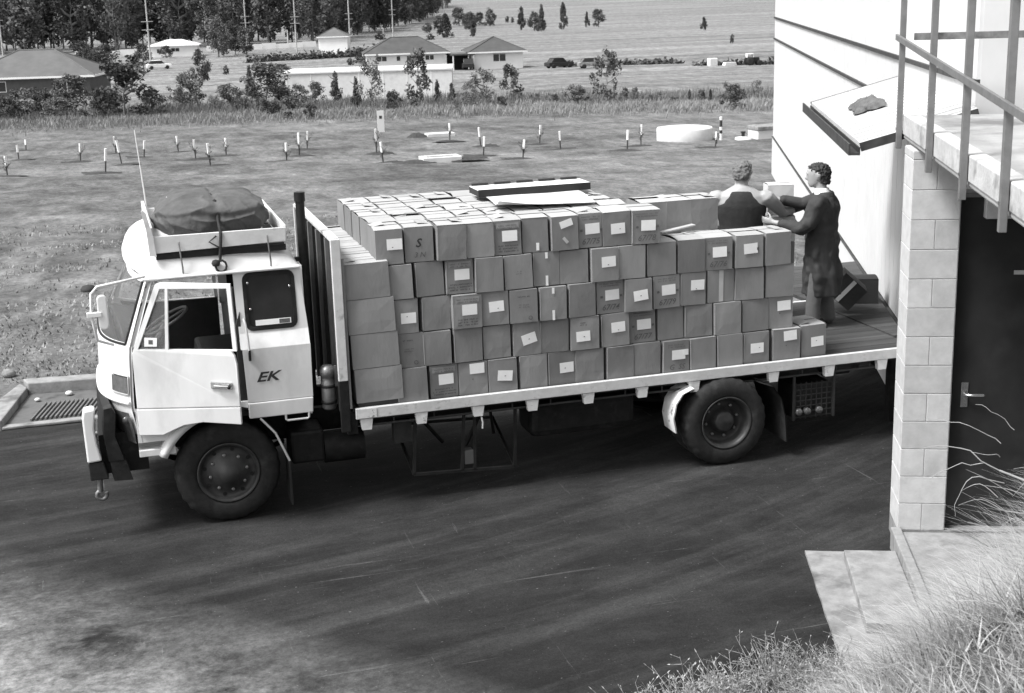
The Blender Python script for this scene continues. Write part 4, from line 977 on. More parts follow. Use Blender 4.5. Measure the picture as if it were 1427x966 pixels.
# ------------------------------------------------------------------ people
def loft(mb, rings, n=16):
    """rings: (centre, side vector*half width, front vector*half depth); closed ends"""
    vs = []
    for c, a, b in rings:
        c, a, b = Vector(c), Vector(a), Vector(b)
        for k in range(n):
            t = 2*math.pi*k/n; vs.append(c+a*math.cos(t)+b*math.sin(t))
    fs = [(i*n+k, i*n+(k+1) % n, (i+1)*n+(k+1) % n, (i+1)*n+k) for i in range(len(rings)-1) for k in range(n)]
    fs += [tuple(reversed(range(n))), tuple(range((len(rings)-1)*n, len(rings)*n))]
    mb.add(vs, fs, True)
def limb(mb, pts, rs, n=12, flat=1.0):
    pts = [Vector(p) for p in pts]; rings = []; prev = None
    for i, p in enumerate(pts):
        d = (pts[min(i+1, len(pts)-1)]-pts[max(0, i-1)]).normalized()
        u = prev if prev is not None else (Vector((0, 1, 0)) if abs(d.y) < .9 else Vector((1, 0, 0)))
        u = (u-d*u.dot(d)).normalized(); prev = u; v = d.cross(u); rings.append((p, u*rs[i], v*rs[i]*flat))
    d0 = (pts[0]-pts[1]).normalized(); d9 = (pts[-1]-pts[-2]).normalized()
    rings = [(pts[0]+d0*rs[0]*.7, rings[0][1]*.5, rings[0][2]*.5)]+rings+[(pts[-1]+d9*rs[-1]*.7, rings[-1][1]*.5, rings[-1][2]*.5)]
    loft(mb, rings, n)
def fuse(mb, name, mt, parent, voxel=.012, smooth=4, fac=.5):
    o = mb.build(name, mt, fix=True)
    md = o.modifiers.new('remesh', 'REMESH'); md.mode = 'VOXEL'; md.voxel_size = voxel; md.use_smooth_shade = True
    ms = o.modifiers.new('smooth', 'SMOOTH'); ms.iterations = smooth; ms.factor = fac
    bpy.context.view_layer.update()
    me = bpy.data.meshes.new_from_object(o.evaluated_get(bpy.context.evaluated_depsgraph_get())); me.name = name
    bpy.data.objects.remove(o); me.materials.clear(); me.materials.append(M[mt])
    for p in me.polygons: p.use_smooth = True
    q = bpy.data.objects.new(name, me); COL.objects.link(q); q.parent = parent; return q
def tousle(o, a=.010):
    for v in o.data.vertices:
        k = a*(mnoise.noise(v.co*38)+.7*mnoise.noise(v.co*85)); v.co += v.normal*k
    return o
def head(mb, c, fwd, upv, s=1.0):
    """head with jaw, nose, ears; c = centre of skull"""
    fwd = Vector(fwd).normalized(); upv = Vector(upv).normalized(); lf_ = upv.cross(fwd).normalized(); upv = fwd.cross(lf_)
    def P(x, y, z): return Vector(c)+(fwd*x+lf_*y+upv*z)*s
    prof = [(-.118, .045, .022, .030), (-.105, .040, .046, .048), (-.075, .022, .060, .070), (-.03, .006, .070, .088), (.02, -.002, .076, .098), (.06, -.006, .074, .096), (.095, -.010, .058, .076), (.115, -.012, .030, .040)]
    loft(mb, [(P(x, 0, z), lf_*a*s, fwd*b*s) for z, x, a, b in prof], 18)
    loft(mb, [(P(.085, 0, .025), lf_*.009*s, fwd*.010*s), (P(.100, 0, -.005), lf_*.012*s, fwd*.014*s), (P(.108, 0, -.025), lf_*.017*s, fwd*.016*s), (P(.092, 0, -.036), lf_*.013*s, fwd*.012*s)], 8)   # nose
    loft(mb, [(P(.090, 0, .042), lf_*.045*s, fwd*.008*s), (P(.090, 0, .030), lf_*.048*s, fwd*.010*s)], 8)     # brow
    loft(mb, [(P(.088, 0, -.060), lf_*.024*s, fwd*.010*s), (P(.090, 0, -.068), lf_*.026*s, fwd*.010*s), (P(.086, 0, -.075), lf_*.022*s, fwd*.010*s)], 8)   # lips
    for sg in (-1, 1): loft(mb, [(P(-.012, sg*.072, -.035), fwd*.012*s, lf_*.010*s), (P(-.018, sg*.082, -.005), fwd*.020*s, lf_*.011*s), (P(-.018, sg*.083, .022), fwd*.020*s, lf_*.010*s), (P(-.012, sg*.076, .034), fwd*.012*s, lf_*.008*s)], 8)
    return P
def hand(mb, wrist, d, palm_n, s=1.0, curl=.6):
    """palm and five curled fingers; d = direction of the hand, palm_n = palm facing"""
    d = Vector(d).normalized(); n = Vector(palm_n); n = (n-d*n.dot(d)).normalized(); sd = d.cross(n)
    w0 = Vector(wrist)
    loft(mb, [(w0, sd*.027*s, n*.020*s), (w0+d*.03*s, sd*.036*s, n*.020*s), (w0+d*.085*s, sd*.042*s, n*.016*s), (w0+d*.10*s, sd*.040*s, n*.012*s)], 10)
    for k, (o, L_) in enumerate(((-.031, .068), (-.010, .080), (.011, .075), (.031, .058))):
        a = w0+d*.088*s+sd*o*s; p = [a]
        ang = 0
        for q in range(3):
            ang += curl*(.5+.35*q); p.append(p[-1]+(d*math.cos(ang)+n*math.sin(ang))*L_*s*(.45, .32, .23)[q])
        limb(mb, p, [.0095*s, .009*s, .0085*s, .0075*s], 6)
    a = w0+d*.03*s-sd*.034*s; limb(mb, [a, a+(d*.6-sd*.7+n*.35)*.045*s, a+(d*1.25-sd*.75+n*.9)*.055*s], [.013*s, .0115*s, .0095*s], 6)

# man in the singlet, seen from behind, steadying the carton (local frame: x = ahead of him, y = his left, z up)
def frame(loc, fwd, name):
    e = empty(name, loc, math.atan2(fwd[1], fwd[0])); return e
p1 = tag(frame((6.10, 1.62, 1.032), (.45, .90), 'person'), 'person in a dark singlet, back turned, steadying the pale carton', 'person')
S1 = 1.035; p1.scale = (1.18, 1.24, 1.0)
sk = MB()
def sc(p, k): return (p[0]*k, p[1]*k, p[2]*k)
tors1 = [((.0, 0, .90), .180, .115), ((.0, 0, 1.00), .176, .115), ((.0, 0, 1.12), .182, .118), ((.0, 0, 1.25), .208, .128), ((.0, 0, 1.36), .228, .130), ((-.005, 0, 1.44), .212, .108), ((-.008, 0, 1.50), .135, .084), ((-.003, 0, 1.545), .070, .068)]
loft(sk, [(sc(c, S1), Vector((0, a*S1, 0)), Vector((b*S1, 0, 0))) for c, a, b in tors1], 20)
limb(sk, [sc(p, S1) for p in ((-.01, 0, 1.48), (.005, 0, 1.54), (.02, 0, 1.62))], [.064, .060, .062], 12)
HP = head(sk, sc((.045, -.01, 1.685), S1), (.9, -.25, -.28), (.28, -.05, .95), 1.06)
def toS(v): return Vector(v)
# right arm: out to the side and forward, forearm across the carton
ra = [(-.005, -.205, 1.425), (.02, -.245, 1.38), (.12, -.33, 1.26), (.16, -.36, 1.21), (.28, -.47, 1.235), (.36, -.56, 1.25)]
limb(sk, [sc(p, S1) for p in ra], [.084, .078, .062, .056, .050, .036], 12)
# left arm hanging forward
la = [(-.005, .21, 1.43), (.0, .25, 1.38), (.01, .285, 1.18), (.03, .285, 1.12), (.16, .20, 1.0), (.26, .14, .98)]
limb(sk, [sc(p, S1) for p in la], [.084, .074, .058, .052, .045, .033], 12)
hand(sk, sc((.26, .14, .98), S1), (.8, -.5, .0), (0, -1, 0), 1.05)
fuse(sk, 'body', 'skin', p1, .011, 3)
gl = MB(); hand(gl, sc((.345, -.54, 1.248), S1), (.62, -.76, .03), (.75, .6, .0), 1.2, .55); limb(gl, [sc(p, S1) for p in ((.25, -.445, 1.23), (.30, -.50, 1.24), (.36, -.555, 1.25))], [.050, .047, .042], 12)
fuse(gl, 'glove', mat('dark_glove', .03, .2, 20, .8) and 'coat', p1, .008, 2)
sg_ = MB()
loft(sg_, [(sc(c, S1), Vector((0, (a+g)*S1, 0)), Vector((b*S1+.012, 0, 0))) for (c, a, b), g in zip([((0, 0, .86), .190, .122), ((0, 0, .95), .186, .118), ((0, 0, 1.0), .180, .117), ((0, 0, 1.12), .186, .120), ((0, 0, 1.25), .210, .130), ((0, 0, 1.33), .212, .134), ((-.003, 0, 1.40), .176, .126), ((-.006, 0, 1.46), .132, .106), ((-.008, 0, 1.495), .104, .088)], (.01,)*9)], 22)
fuse(sg_, 'singlet', 'singlet', p1, .012, 2)
ha = MB(); c0 = sc((.045, -.01, 1.685), S1)
fv = Vector((.9, -.25, -.28)).normalized(); uv = Vector((.28, -.05, .95)).normalized(); lv_ = uv.cross(fv).normalized(); uv = fv.cross(lv_)
def hair(mb, c0, fv, uv, lv_, s, back, low):
    c0 = Vector(c0)
    loft(mb, [(c0+fv*x*s+uv*z*s, lv_*a*s, fv*b*s) for z, x, a, b in ((low, -.060, .052, .036), (low+.03, -.056, .068, .050), (-.01, -.050, .080, .066), (.03, -.036, .083, .082), (.07, -.020, .079, .094), (.10, -.010, .062, .080), (.120, -.008, .032, .042))], 18)
hair(ha, c0, fv, uv, lv_, 1.06, 0, -.095); tousle(fuse(ha, 'hair', 'hair_grey', p1, .008, 1))
tw = MB()
loft(tw, [((0, 0, .80*S1), Vector((0, .165, 0)), Vector((.105, 0, 0))), ((0, 0, .88*S1), Vector((0, .182, 0)), Vector((.122, 0, 0))), ((0, 0, .97*S1), Vector((0, .180, 0)), Vector((.120, 0, 0)))], 18)
for sg in (-1, 1): limb(tw, [sc(p, S1) for p in ((0, sg*.09, .86), (.02, sg*.10, .62), (.025, sg*.105, .48), (.0, sg*.11, .25), (-.01, sg*.11, .06))], [.098, .085, .070, .062, .058], 14)
fuse(tw, 'trousers', 'singlet', p1, .015, 3)
bo = MB()
for sg in (-1, 1): limb(bo, [(-.04, sg*.115, .05), (.06, sg*.12, .045), (.17, sg*.125, .035)], [.052, .050, .036], 10); limb(bo, [(-.02, sg*.115, .05), (-.015, sg*.115, .14)], [.05, .05], 10)
fuse(bo, 'boots', 'boot', p1, .012, 2)

# man in the long dust coat
p2 = tag(frame((6.86, 1.12, 1.032), (-.80, .60), 'person'), 'person in a long dark dust coat reaching towards the pale carton', 'person')
S2 = 1.0; p2.scale = (1.16, 1.14, 1.02)
sk = MB()
loft(sk, [(sc(c, S2), Vector((0, a*S2, 0)), Vector((b*S2, 0, 0))) for c, a, b in [((0, 0, .95), .15, .1), ((0, 0, 1.2), .16, .105), ((.0, 0, 1.40), .17, .10), ((.0, 0, 1.50), .085, .075), ((.01, 0, 1.55), .058, .060)]], 18)
limb(sk, [sc(p, S2) for p in ((.0, 0, 1.48), (.02, 0, 1.55), (.035, 0, 1.63))], [.062, .058, .060], 12)
h2 = sc((.055, 0, 1.69), S2); f2 = Vector((.95, .10, -.12)).normalized(); u2 = Vector((.12, 0, .99))
head(sk, h2, f2, u2, 1.05)
laP = [(.0, .19, 1.43), (.03, .225, 1.38), (.10, .27, 1.18), (.14, .265, 1.14), (.30, .20, 1.16), (.44, .14, 1.18)]
raP = [(.0, -.19, 1.43), (.05, -.21, 1.40), (.20, -.24, 1.34), (.24, -.235, 1.33), (.38, -.19, 1.37), (.47, -.15, 1.39)]
for a in (laP, raP): limb(sk, [sc(p, S2) for p in a], [.055, .05, .042, .04, .034, .029], 12)
hand(sk, sc(laP[-1], S2), (.9, -.3, .1), (-.1, -1, .2), 1.08, .5); hand(sk, sc(raP[-1], S2), (.9, .25, .1), (0, 1, 0), 1.08, .5)
fuse(sk, 'body', 'skin', p2, .010, 2)
lv2 = u2.cross(f2).normalized(); uu2 = f2.cross(lv2)
ha = MB(); hair(ha, h2, f2, uu2, lv2, 1.09, 0, -.10)
tousle(fuse(ha, 'hair', 'hair_dark', p2, .008, 1), .016)
co = MB()
def cring(z, a, b, x=0, tw_=0): return ((x*S2, 0, z*S2), Vector((0, a*S2, 0)), Vector((b*S2, 0, 0)))
loft(co, [cring(.36, .204, .160, -.01), cring(.42, .205, .160, -.01), cring(.62, .208, .160, -.01), cring(.80, .212, .160, -.005), cring(.95, .218, .160), cring(1.06, .214, .154), cring(1.18, .220, .156), cring(1.30, .232, .158), cring(1.39, .228, .142, -.003), cring(1.455, .180, .110, -.006), cring(1.50, .095, .082, -.008)], 24)
limb(co, [sc(p, S2) for p in laP[:-1]]+[sc((.37, .17, 1.17), S2)], [.098, .092, .078, .076, .062, .056], 14)
limb(co, [sc(p, S2) for p in raP[:-1]]+[sc((.42, -.175, 1.38), S2)], [.098, .088, .074, .070, .060, .056], 14)
co_ = fuse(co, 'coat', 'coat', p2, .012, 2)
for v in co_.data.vertices:                       # cloth folds, hem and a tail that swings out behind
    x, y, z = v.co
    k = max(0, min(1, (1.1-z)/.5))
    f_ = .020*math.sin(math.atan2(y, x)*8+z*2.5)*k+.030*mnoise.noise((x*6, y*6, z*4))+.020*mnoise.noise((x*15, y*15, z*11))
    f_ = max(f_, -.008); rr = math.hypot(x, y)+1e-5; v.co.x += x/rr*f_; v.co.y += y/rr*f_
    if z < .85 and x < -.05: v.co.x -= (.85-z)*.06*min(1, (-x-.05)/.1)*max(0, min(1, .5+y*3))
cl_ = MB(); loft(cl_, [(sc((-.005, 0, 1.475), S2), Vector((0, .105, 0)), Vector((.085, 0, 0))), (sc((.005, 0, 1.52), S2), Vector((0, .082, 0)), Vector((.074, 0, 0))), (sc((.012, 0, 1.555), S2), Vector((0, .069, 0)), Vector((.068, 0, 0)))], 18)
fuse(cl_, 'shirt_collar', 'shirt', p2, .008, 2)
lp_ = MB(); loft(lp_, [(sc((-.02, 0, 1.46), S2), Vector((0, .155, 0)), Vector((.10, 0, 0))), (sc((-.03, 0, 1.515), S2), Vector((0, .098, 0)), Vector((.072, 0, 0)))], 18); fuse(lp_, 'coat_collar', 'coat', p2, .01, 1)
tw = MB()
for sg in (-1, 1): limb(tw, [sc(p, S2) for p in ((0, sg*.10, .80), (sg*.03, sg*.105, .5), (sg*.05, sg*.12, .25), (sg*.06-.01, sg*.125, .05))], [.095, .082, .072, .074], 14)
loft(tw, [((0, 0, .74), Vector((0, .16, 0)), Vector((.1, 0, 0))), ((0, 0, .95), Vector((0, .16, 0)), Vector((.1, 0, 0)))], 14)
fuse(tw, 'trousers', 'trouser', p2, .013, 2)
bo = MB()
for sg in (-1, 1): limb(bo, [(-.04, sg*.115, .045), (.06, sg*.12, .042), (.18, sg*.125, .034)], [.050, .048, .034], 10)
fuse(bo, 'boots', 'boot', p2, .012, 2)

# ------------------------------------------------------------------ drain at the edge of the yard
dn = tag(empty('storm_drain', (-1.75, 4.7, 0)), 'concrete gully pit with a steel grate and raised kerb at the yard edge', 'drain')
MB().box(-2.30, -.6, 3.98, 4.10, .0, .035).build('front_sill', 'conc', dn, .01)
MB().prism([(-2.05, 5.42), (-.5, 5.25), (-.5, 5.50), (-2.12, 5.68)], lambda u, v, w: (u, v, w-.1), .27).build('rear_kerb', 'conc', dn, .015)
MB().prism([(-2.30, 4.0), (-2.06, 5.41), (-2.16, 5.66), (-2.5, 4.6), (-2.5, 4.0)], lambda u, v, w: (u, v, w-.1), .22).build('side_kerb', 'conc', dn, .015)
MB().prism([(-2.28, 4.105), (-.5, 4.105), (-.5, 5.24), (-2.05, 5.40)], lambda u, v, w: (u, v, .012+w), .012).build('apron', mat('drain_apron', .12, .4, 3, .9, dark=(.05, 3, .5, .7)), dn)
for i in range(26):
    x = -1.98+i*.055; MB().bar((x, 4.15, .04), (x+.16, 4.85, .04), .02, .03).build('grate_bar', 'steel', dn)
for k, (x, y, r) in enumerate(((-1.93, 5.02, .04), (-1.55, 5.16, .05))):
    b_ = MB().lathe([(0, -r*.6), (r*.8, -r*.4), (r, 0), (r*.7, r*.45), (0, r*.6)], (x, y, .03+r*.5), 'z', 8).build('stone', 'conc_white'); tag(b_, 'pale stone lying in the gully beside the grate', 'stone', 'stones in the gully')
for k, (x, y, r) in enumerate(((-2.35, 6.6, .10), (-2.9, 9.8, .09), (-1.3, 12.4, .14))):
    b_ = MB().lathe([(0, -r*.6), (r*.8, -r*.4), (r, 0), (r*.7, r*.45), (0, r*.6)], (x, y, tz(x, y)+r*.3), 'z', 8).build('stone', 'soil' if k else 'conc'); tag(b_, ['pale stone in the grass beyond the gully', 'small dark stone in the grass', 'dark clod in the grass beyond the truck cab'][k], 'stone')

# ------------------------------------------------------------------ young trees in guards
gd = [(-4.7,49.8,.89),(-4.9,64.0,.79),(-4.8,70.3,.61),(-1.8,60.0,.91),(-0.7,48.0,1.07),(0.0,64.5,.97),(0.1,54.6,1.19),(1.3,60.5,.89),(3.2,63.8,.89),(3.6,56.4,.99),(3.8,50.0,1.06),(5.3,59.1,.92),(7.5,52.6,.88),(8.5,55.4,1.17),(9.5,59.6,.98),(17.4,60.6,.98),(17.9,56.1,1.01),(15.8,48.0,.92),(16.9,45.5,.85),(21.2,56.5,1.02),(20.6,51.3,.92),(22.5,47.3,.94),(24.5,50.6,1.06),(12.1,54.2,1.24),(10.9,46.6,.95),(26.8,47.0,.75)]
stake_me = MB().tube([(0, 0, -.1), (0, 0, .62)], .032, 6).mesh('stake', mat('dark_stake', .05))
sleeve_me = MB().box(-.042, .042, -.042, .042, .52, 1.0).mesh('sleeve', M['paper'])
mm_ = MB(); mm_.grid(lambda a, b: ((a-.5)*1.7*(1+.2*mnoise.noise((a*3, b*3, 1))), (b-.5)*1.1, .10*max(0, 1-((a-.5)**2+(b-.5)**2)*4.2)+.03*mnoise.noise((a*6, b*6, 2))-.02), 10, 8)
mound_me = mm_.mesh('mulch', M['soil'])
rg = random.Random(3)
tw_ = MB()
for k in range(14):
    a = rg.uniform(0, 6.28); z = rg.uniform(.2, .9); L_ = rg.uniform(.15, .38); p = Vector((.06, 0, z)); q = p+Vector((math.cos(a)*L_*.7, math.sin(a)*L_*.7, L_*.6)); tw_.tube([p, q], .006, 4, False)
    for j in range(4):
        c = p.lerp(q, .4+j*.2); d = Vector((rg.uniform(-1, 1), rg.uniform(-1, 1), rg.uniform(-.3, 1))).normalized()*.07; e = d.cross(Vector((.3, .8, .2))).normalized()*.022; tw_.add([c, c+d*.5+e, c+d, c+d*.5-e], [(0, 1, 2, 3)])
twig_me = tw_.mesh('sapling', M['leaf_mid'], fix=False)
for i, (x, y, h) in enumerate(gd):
    t = empty('tree_guard', (x, y, tz(x, y)+rough(x, y)-.03)); t.scale = (1, 1, h); t.rotation_euler = (R(rg.uniform(-6, 6)), R(rg.uniform(-6, 6)), rg.uniform(0, 3))
    inst('stake', stake_me, t); inst('sleeve', sleeve_me, t); inst('mulch', mound_me, t, (0, 0, 0), rg.uniform(-.3, .3)-t.rotation_euler.z)
    if rg.random() > .35: inst('sapling', twig_me, t, (0, 0, 0), rg.uniform(0, 6), (1, 1, .9))
    tag(t, 'white sleeved stake guarding a young tree in the bare field', 'tree guard', 'tree guards planted across the field')
# marker board, banded post, tank and covers
mk = empty('marker_board', (15.3, 68.9, tz(15.3, 68.9))); tag(mk, 'tall white marker board with a small dark square on a post', 'marker')
MB().box(15.25, 15.35, 68.92, 69.0, tz(15.3, 68.9)-.2, tz(15.3, 68.9)+1.3).build('post', 'pole', mk)
MB().box(15.10, 15.50, 68.88, 68.92, tz(15.3, 68.9)+.15, tz(15.3, 68.9)+1.42).build('board', 'house_white', mk)
MB().box(15.21, 15.38, 68.872, 68.879, tz(15.3, 68.9)+.95, tz(15.3, 68.9)+1.12).build('board_mark', 'ink', mk)
z0 = tz(29.7, 52.6); bp_ = empty('banded_post', (29.7, 52.6, z0)); tag(bp_, 'short white post with dark bands beside the concrete tank', 'post')
for k in range(7): MB().lathe([(.07, 0), (.07, .168)], (29.7, 52.6, z0-.02+k*.17), 'z', 10).build('band', 'ink' if k in (2, 4, 5) else 'paper', bp_)
z0 = tz(28.3, 53.2); tk = empty('concrete_tank', (28.3, 53.2, z0)); tag(tk, 'wide round white concrete tank sunk in the field', 'tank')
MB().lathe([(1.40, -.2), (1.45, .0), (1.45, .55), (1.42, .60), (1.28, .60), (1.26, .50)], (28.3, 54.0, z0), 'z', 40).build('tank_wall', 'conc_white', tk)
MB().lathe([(0, .66), (.6, .65), (1.2, .57), (1.27, .55)], (28.3, 54.0, z0), 'z', 30).build('tank_lid', 'conc_white', tk)
z0 = tz(13.2, 45.1); mh = empty('manhole', (13.2, 45.1, z0)); tag(mh, 'low white concrete manhole surround in disturbed soil', 'manhole')
for k, (dx, dy, w_, d_) in enumerate(((0, 0, 1.7, .22), (0, .75, 1.7, .22), (-.74, .23, .22, .5), (.74, .23, .22, .5))): MB().box(13.2+dx-w_/2, 13.2+dx+w_/2, 45.1+dy, 45.1+dy+d_, z0-.1, z0+.2).build('kerb', 'conc_white', mh, .02)
inst('spoil', mound_me, mh, (-1.2, .2, .05)); inst('spoil', mound_me, mh, (1.2, .4, .05))
z0 = tz(18, 65.3); cs_ = tag(MB().box(17.3, 18.9, 65.3, 66.2, z0-.1, z0+.14).build('cover_slab', 'conc_white'), 'thin white cover slab lying flat in the field', 'slab')
inst('soil_heap', mound_me, None, (16.7, 65.6, z0), 0, (.8, 1, 3)); tag(bpy.context.scene.collection.objects[-1], 'dark heap of soil beside the thin cover slab', 'soil heap')
z0 = tz(31, 52.7); hy = empty('valve_cover', (31, 52.7, z0)); tag(hy, 'small pale valve cover with a dark cap', 'valve'); MB().lathe([(.45, -.1), (.4, .06), (.1, .10)], (31, 52.7, z0), 'z', 14).build('cover', 'conc_white', hy); MB().lathe([(.09, .08), (.09, .28), (.13, .29), (.13, .36)], (31, 52.7, z0), 'z', 10).build('cap', 'ink', hy)
z0 = tz(32.0, 52.3); wt = empty('trough', (32.2, 52.3, z0)); tag(wt, 'white concrete trough with a darker lid near the building corner', 'trough'); MB().box(31.5, 33.6, 52.0, 53.2, z0-.1, z0+.42).build('trough_body', 'conc_white', wt, .03); MB().box(31.45, 33.65, 51.95, 53.25, z0+.424, z0+.62).build('lid', 'conc', wt, .03)

# ------------------------------------------------------------------ foliage
def crown_mesh(name, seed, n, leaf, kind, mt):
    """unit crown: radius 1 in plan, height 0..1, of many small leaf faces in clumps"""
    r = random.Random(seed); mb = MB(); cl = []
    nc = {'shrub': 24, 'tree': 40, 'pine': 44, 'thin': 26, 'gum': 34}[kind]
    for k in range(nc):
        t = r.random()
        if kind == 'shrub': z = .12+.8*t**.8; rad = (1-((z-.42)/.62)**2)**.5 if abs(z-.42) < .62 else .1
        elif kind == 'pine': z = .08+.90*t; rad = max(.06, (1-z)**.8)*.98
        elif kind == 'gum': z = .16+.80*t; rad = (max(.02, 1-((z-.58)/.46)**2))**.5
        elif kind == 'thin': z = .15+.82*t; rad = .35+.65*math.sin(math.pi*min(1, z*1.02))
        else: z = .12+.84*t; rad = (max(.03, 1-((z-.45)/.56)**2))**.5
        a = r.uniform(0, 6.28); q = rad*r.uniform(.35, .95)
        cl.append((Vector((math.cos(a)*q, math.sin(a)*q, z)), r.uniform(.22, .42)*(.7 if kind in ('pine', 'thin') else 1), r.uniform(.08, .15)))
    per = n//nc
    for c, cr_, ch_ in cl:
        for j in range(per):
            d = Vector((r.gauss(0, 1), r.gauss(0, 1), r.gauss(0, 1))).normalized()*(r.random()**.45)
            p = c+Vector((d.x*cr_, d.y*cr_, d.z*ch_*1.1))
            if p.z < .02: p.z = .02+r.random()*.05
            u = Vector((r.gauss(0, 1), r.gauss(0, 1), r.gauss(0, .7))).normalized(); v = u.cross(Vector((r.gauss(0, 1), r.gauss(0, 1), r.gauss(0, 1)))).normalized()
            L_ = leaf*r.uniform(.6, 1.4); zz = .42 if kind != 'gum' else .30
            A = [Vector((u.x*L_, u.y*L_, u.z*L_*zz)), Vector((v.x*L_*.45, v.y*L_*.45, v.z*L_*.45*zz))]
            mb.add([p-A[0], p-A[1], p+A[0], p+A[1]], [(0, 1, 2, 3)])
    return mb.mesh(name, mt, fix=False)
def trunk_mesh(seed, kind):
    r = random.Random(seed); mb = MB()
    top = .8 if kind != 'shrub' else .55
    pts = [Vector((0, 0, -.05))]; k = 6
    for i in range(k): pts.append(Vector((r.uniform(-.05, .05)*i/2, r.uniform(-.05, .05)*i/2, top*(i+1)/k)))
    r0 = {'shrub': .05, 'gum': .055, 'pine': .06, 'thin': .03, 'tree': .07}[kind]
    mb.tube(pts, [r0*(1-.75*i/k) for i in range(k+1)], 6)
    for i in range(9):
        a = r.uniform(0, 6.28); b = pts[r.randint(2, k)]; L_ = r.uniform(.4, .85); mb.tube([b, b+Vector((math.cos(a)*L_*.5, math.sin(a)*L_*.5, .05)), b+Vector((math.cos(a)*L_, math.sin(a)*L_, .13))], [r0*.4, r0*.3, r0*.1], 4, False)
    return mb.mesh('trunk', M['trunk'])
CR = {}
for kd, mt, n, leaf, cnt in (('shrub', 'leaf_mid', 2000, .085, 3), ('shrub_dark', 'leaf_dark', 2200, .085, 2), ('shrub_pale', 'leaf_pale', 1300, .07, 2), ('thin', 'leaf_mid', 1200, .09, 2), ('pine', 'leaf_dark', 2600, .10, 3), ('tree', 'leaf_dark', 2600, .085, 3), ('gum', 'leaf_forest', 2400, .10, 4)):
    CR[kd] = [(crown_mesh('crown', hash(kd) % 1 + sum(map(ord, kd))*7+i, n, leaf, kd.split('_')[0], M[mt]), trunk_mesh(i+len(kd)*10, kd.split('_')[0])) for i in range(cnt)]
rt_r = random.Random(11)
def plant(name, kd, x, y, h, w_, label, cat, group=None, dz=0):
    cm, tm = rt_r.choice(CR[kd]); t = empty(name, (x, y, tz(x, y)-.05+dz), rt_r.uniform(0, 6.28))
    inst('crown', cm, t, (0, 0, 0), 0, (w_/2, w_/2, h)); inst('trunk', tm, t, (0, 0, 0), 0, (w_/2*min(1, h/w_), w_/2*min(1, h/w_), h))
    return tag(t, label, cat, group)
shr = [(-6.7,109.6,2.10,2.97,'s'),(-5.3,114.0,2.0,2.77,'s'),(-2.8,111.7,2.96,3.35,'s'),(1.4,102.7,4.22,4.4,'d'),(3.8,106.1,1.91,1.9,'s'),(12.6,169.7,3.51,2.28,'s'),(7.3,112.3,2.79,2.4,'s'),(10.5,111.9,1.78,2.5,'s'),(14.1,115.3,3.29,3.4,'s'),(12.3,91.3,2.37,1.8,'d'),(14.2,89.7,.96,.95,'d'),(17.8,110.3,1.79,1.6,'s'),(19.4,108.8,2.41,1.3,'p'),(15.0,101.6,1.95,1.9,'s'),(11.8,99.0,1.26,1.5,'s'),(14.4,130.8,2.57,1.31,'p'),(20.1,103.0,2.06,1.1,'p'),(20.8,99.9,3.79,2.1,'l'),(21.8,96.5,1.38,1.2,'d'),(24.1,96.8,4.07,2.5,'t'),(27.0,102.8,1.66,.9,'p'),(28.8,105.0,1.38,.9,'p'),(28.7,94.7,2.72,2.3,'l'),(33.6,103.1,2.63,2.3,'t'),(29.7,92.6,.85,.8,'s'),(24.5,86.5,1.06,.8,'l'),(35.9,92.9,1.39,1.9,'s'),(38.2,92.0,3.64,2.2,'t'),(34.4,94.2,.82,.9,'s'),(40.3,93.5,1.06,.6,'s'),(41.4,93.9,1.01,.5,'s'),(41.2,90.2,.63,.55,'s'),(42.4,91.4,.70,.7,'l'),(43.4,87.6,.90,.5,'p'),(44.6,88.0,.91,.65,'s'),(43.7,84.4,.99,.5,'p'),(42.3,77.9,1.65,1.8,'s'),(50.0,89.2,1.34,1.0,'l'),(34.2,98.4,.72,1.0,'l'),(41.7,86.5,.56,.8,'s'),(-1.0,101.8,2.17,1.7,'s'),(-7.6,105.4,1.73,1.8,'d'),(5.8,110.0,1.86,1.5,'s'),(8.6,104.0,1.37,1.3,'l'),(10.9,104.2,1.56,1.3,'s'),(27.4,93.7,1.94,1.6,'l'),(-3.9,105,1.6,2.2,'s'),(0.2,108,2.0,2.4,'s')]
SL = {'s': ('shrub', 'grey leafy shrub in the scrub strip beyond the field', 'scrub shrubs'), 'd': ('shrub_dark', 'dense dark shrub in the scrub strip beyond the field', 'dark shrubs'), 'l': ('shrub_pale', 'pale wispy shrub in the scrub strip beyond the field', 'pale shrubs'), 'p': ('pine', 'small dark conical sapling in the scrub strip', 'conical saplings'), 't': ('thin', 'tall open-crowned sapling in the scrub strip', 'open-crowned saplings')}
for x, y, h, w_, k in shr: plant('shrub', SL[k][0], x, y, h*1.15, w_*1.1, SL[k][1], 'shrub', SL[k][2])
hill = [(96.3,377.0,6.4,5.5,'p'),(138.4,523.4,6.8,5.6,'t'),(144.3,500.1,6.3,4.6,'t'),(138.1,439.7,7.3,4.1,'p'),(137.4,423.4,5.9,4.6,'t'),(135.7,410.6,7.7,3.9,'p'),(149.0,428.7,8.2,4.3,'p'),(163.9,447.3,5.0,2.7,'p'),(165.7,440.7,6.0,4.4,'t'),(167.1,358.0,3.5,2.9,'p'),(124.4,250.0,1.9,.9,'t'),(105.4,381.2,2.3,1.9,'t'),(161.9,536.7,2.6,1.8,'t'),(163.2,533.9,2.2,1.6,'t'),(78.2,380.6,2.1,3.3,'t'),(107.8,447.6,3.2,3.6,'t'),(143.9,513.8,5.0,4.2,'t'),(88.1,361.3,1.7,2.4,'t'),(128,470,6,5,'t'),(120,480,5,5,'t'),(134,490,5.5,5,'t'),(118,430,4,4,'t')]
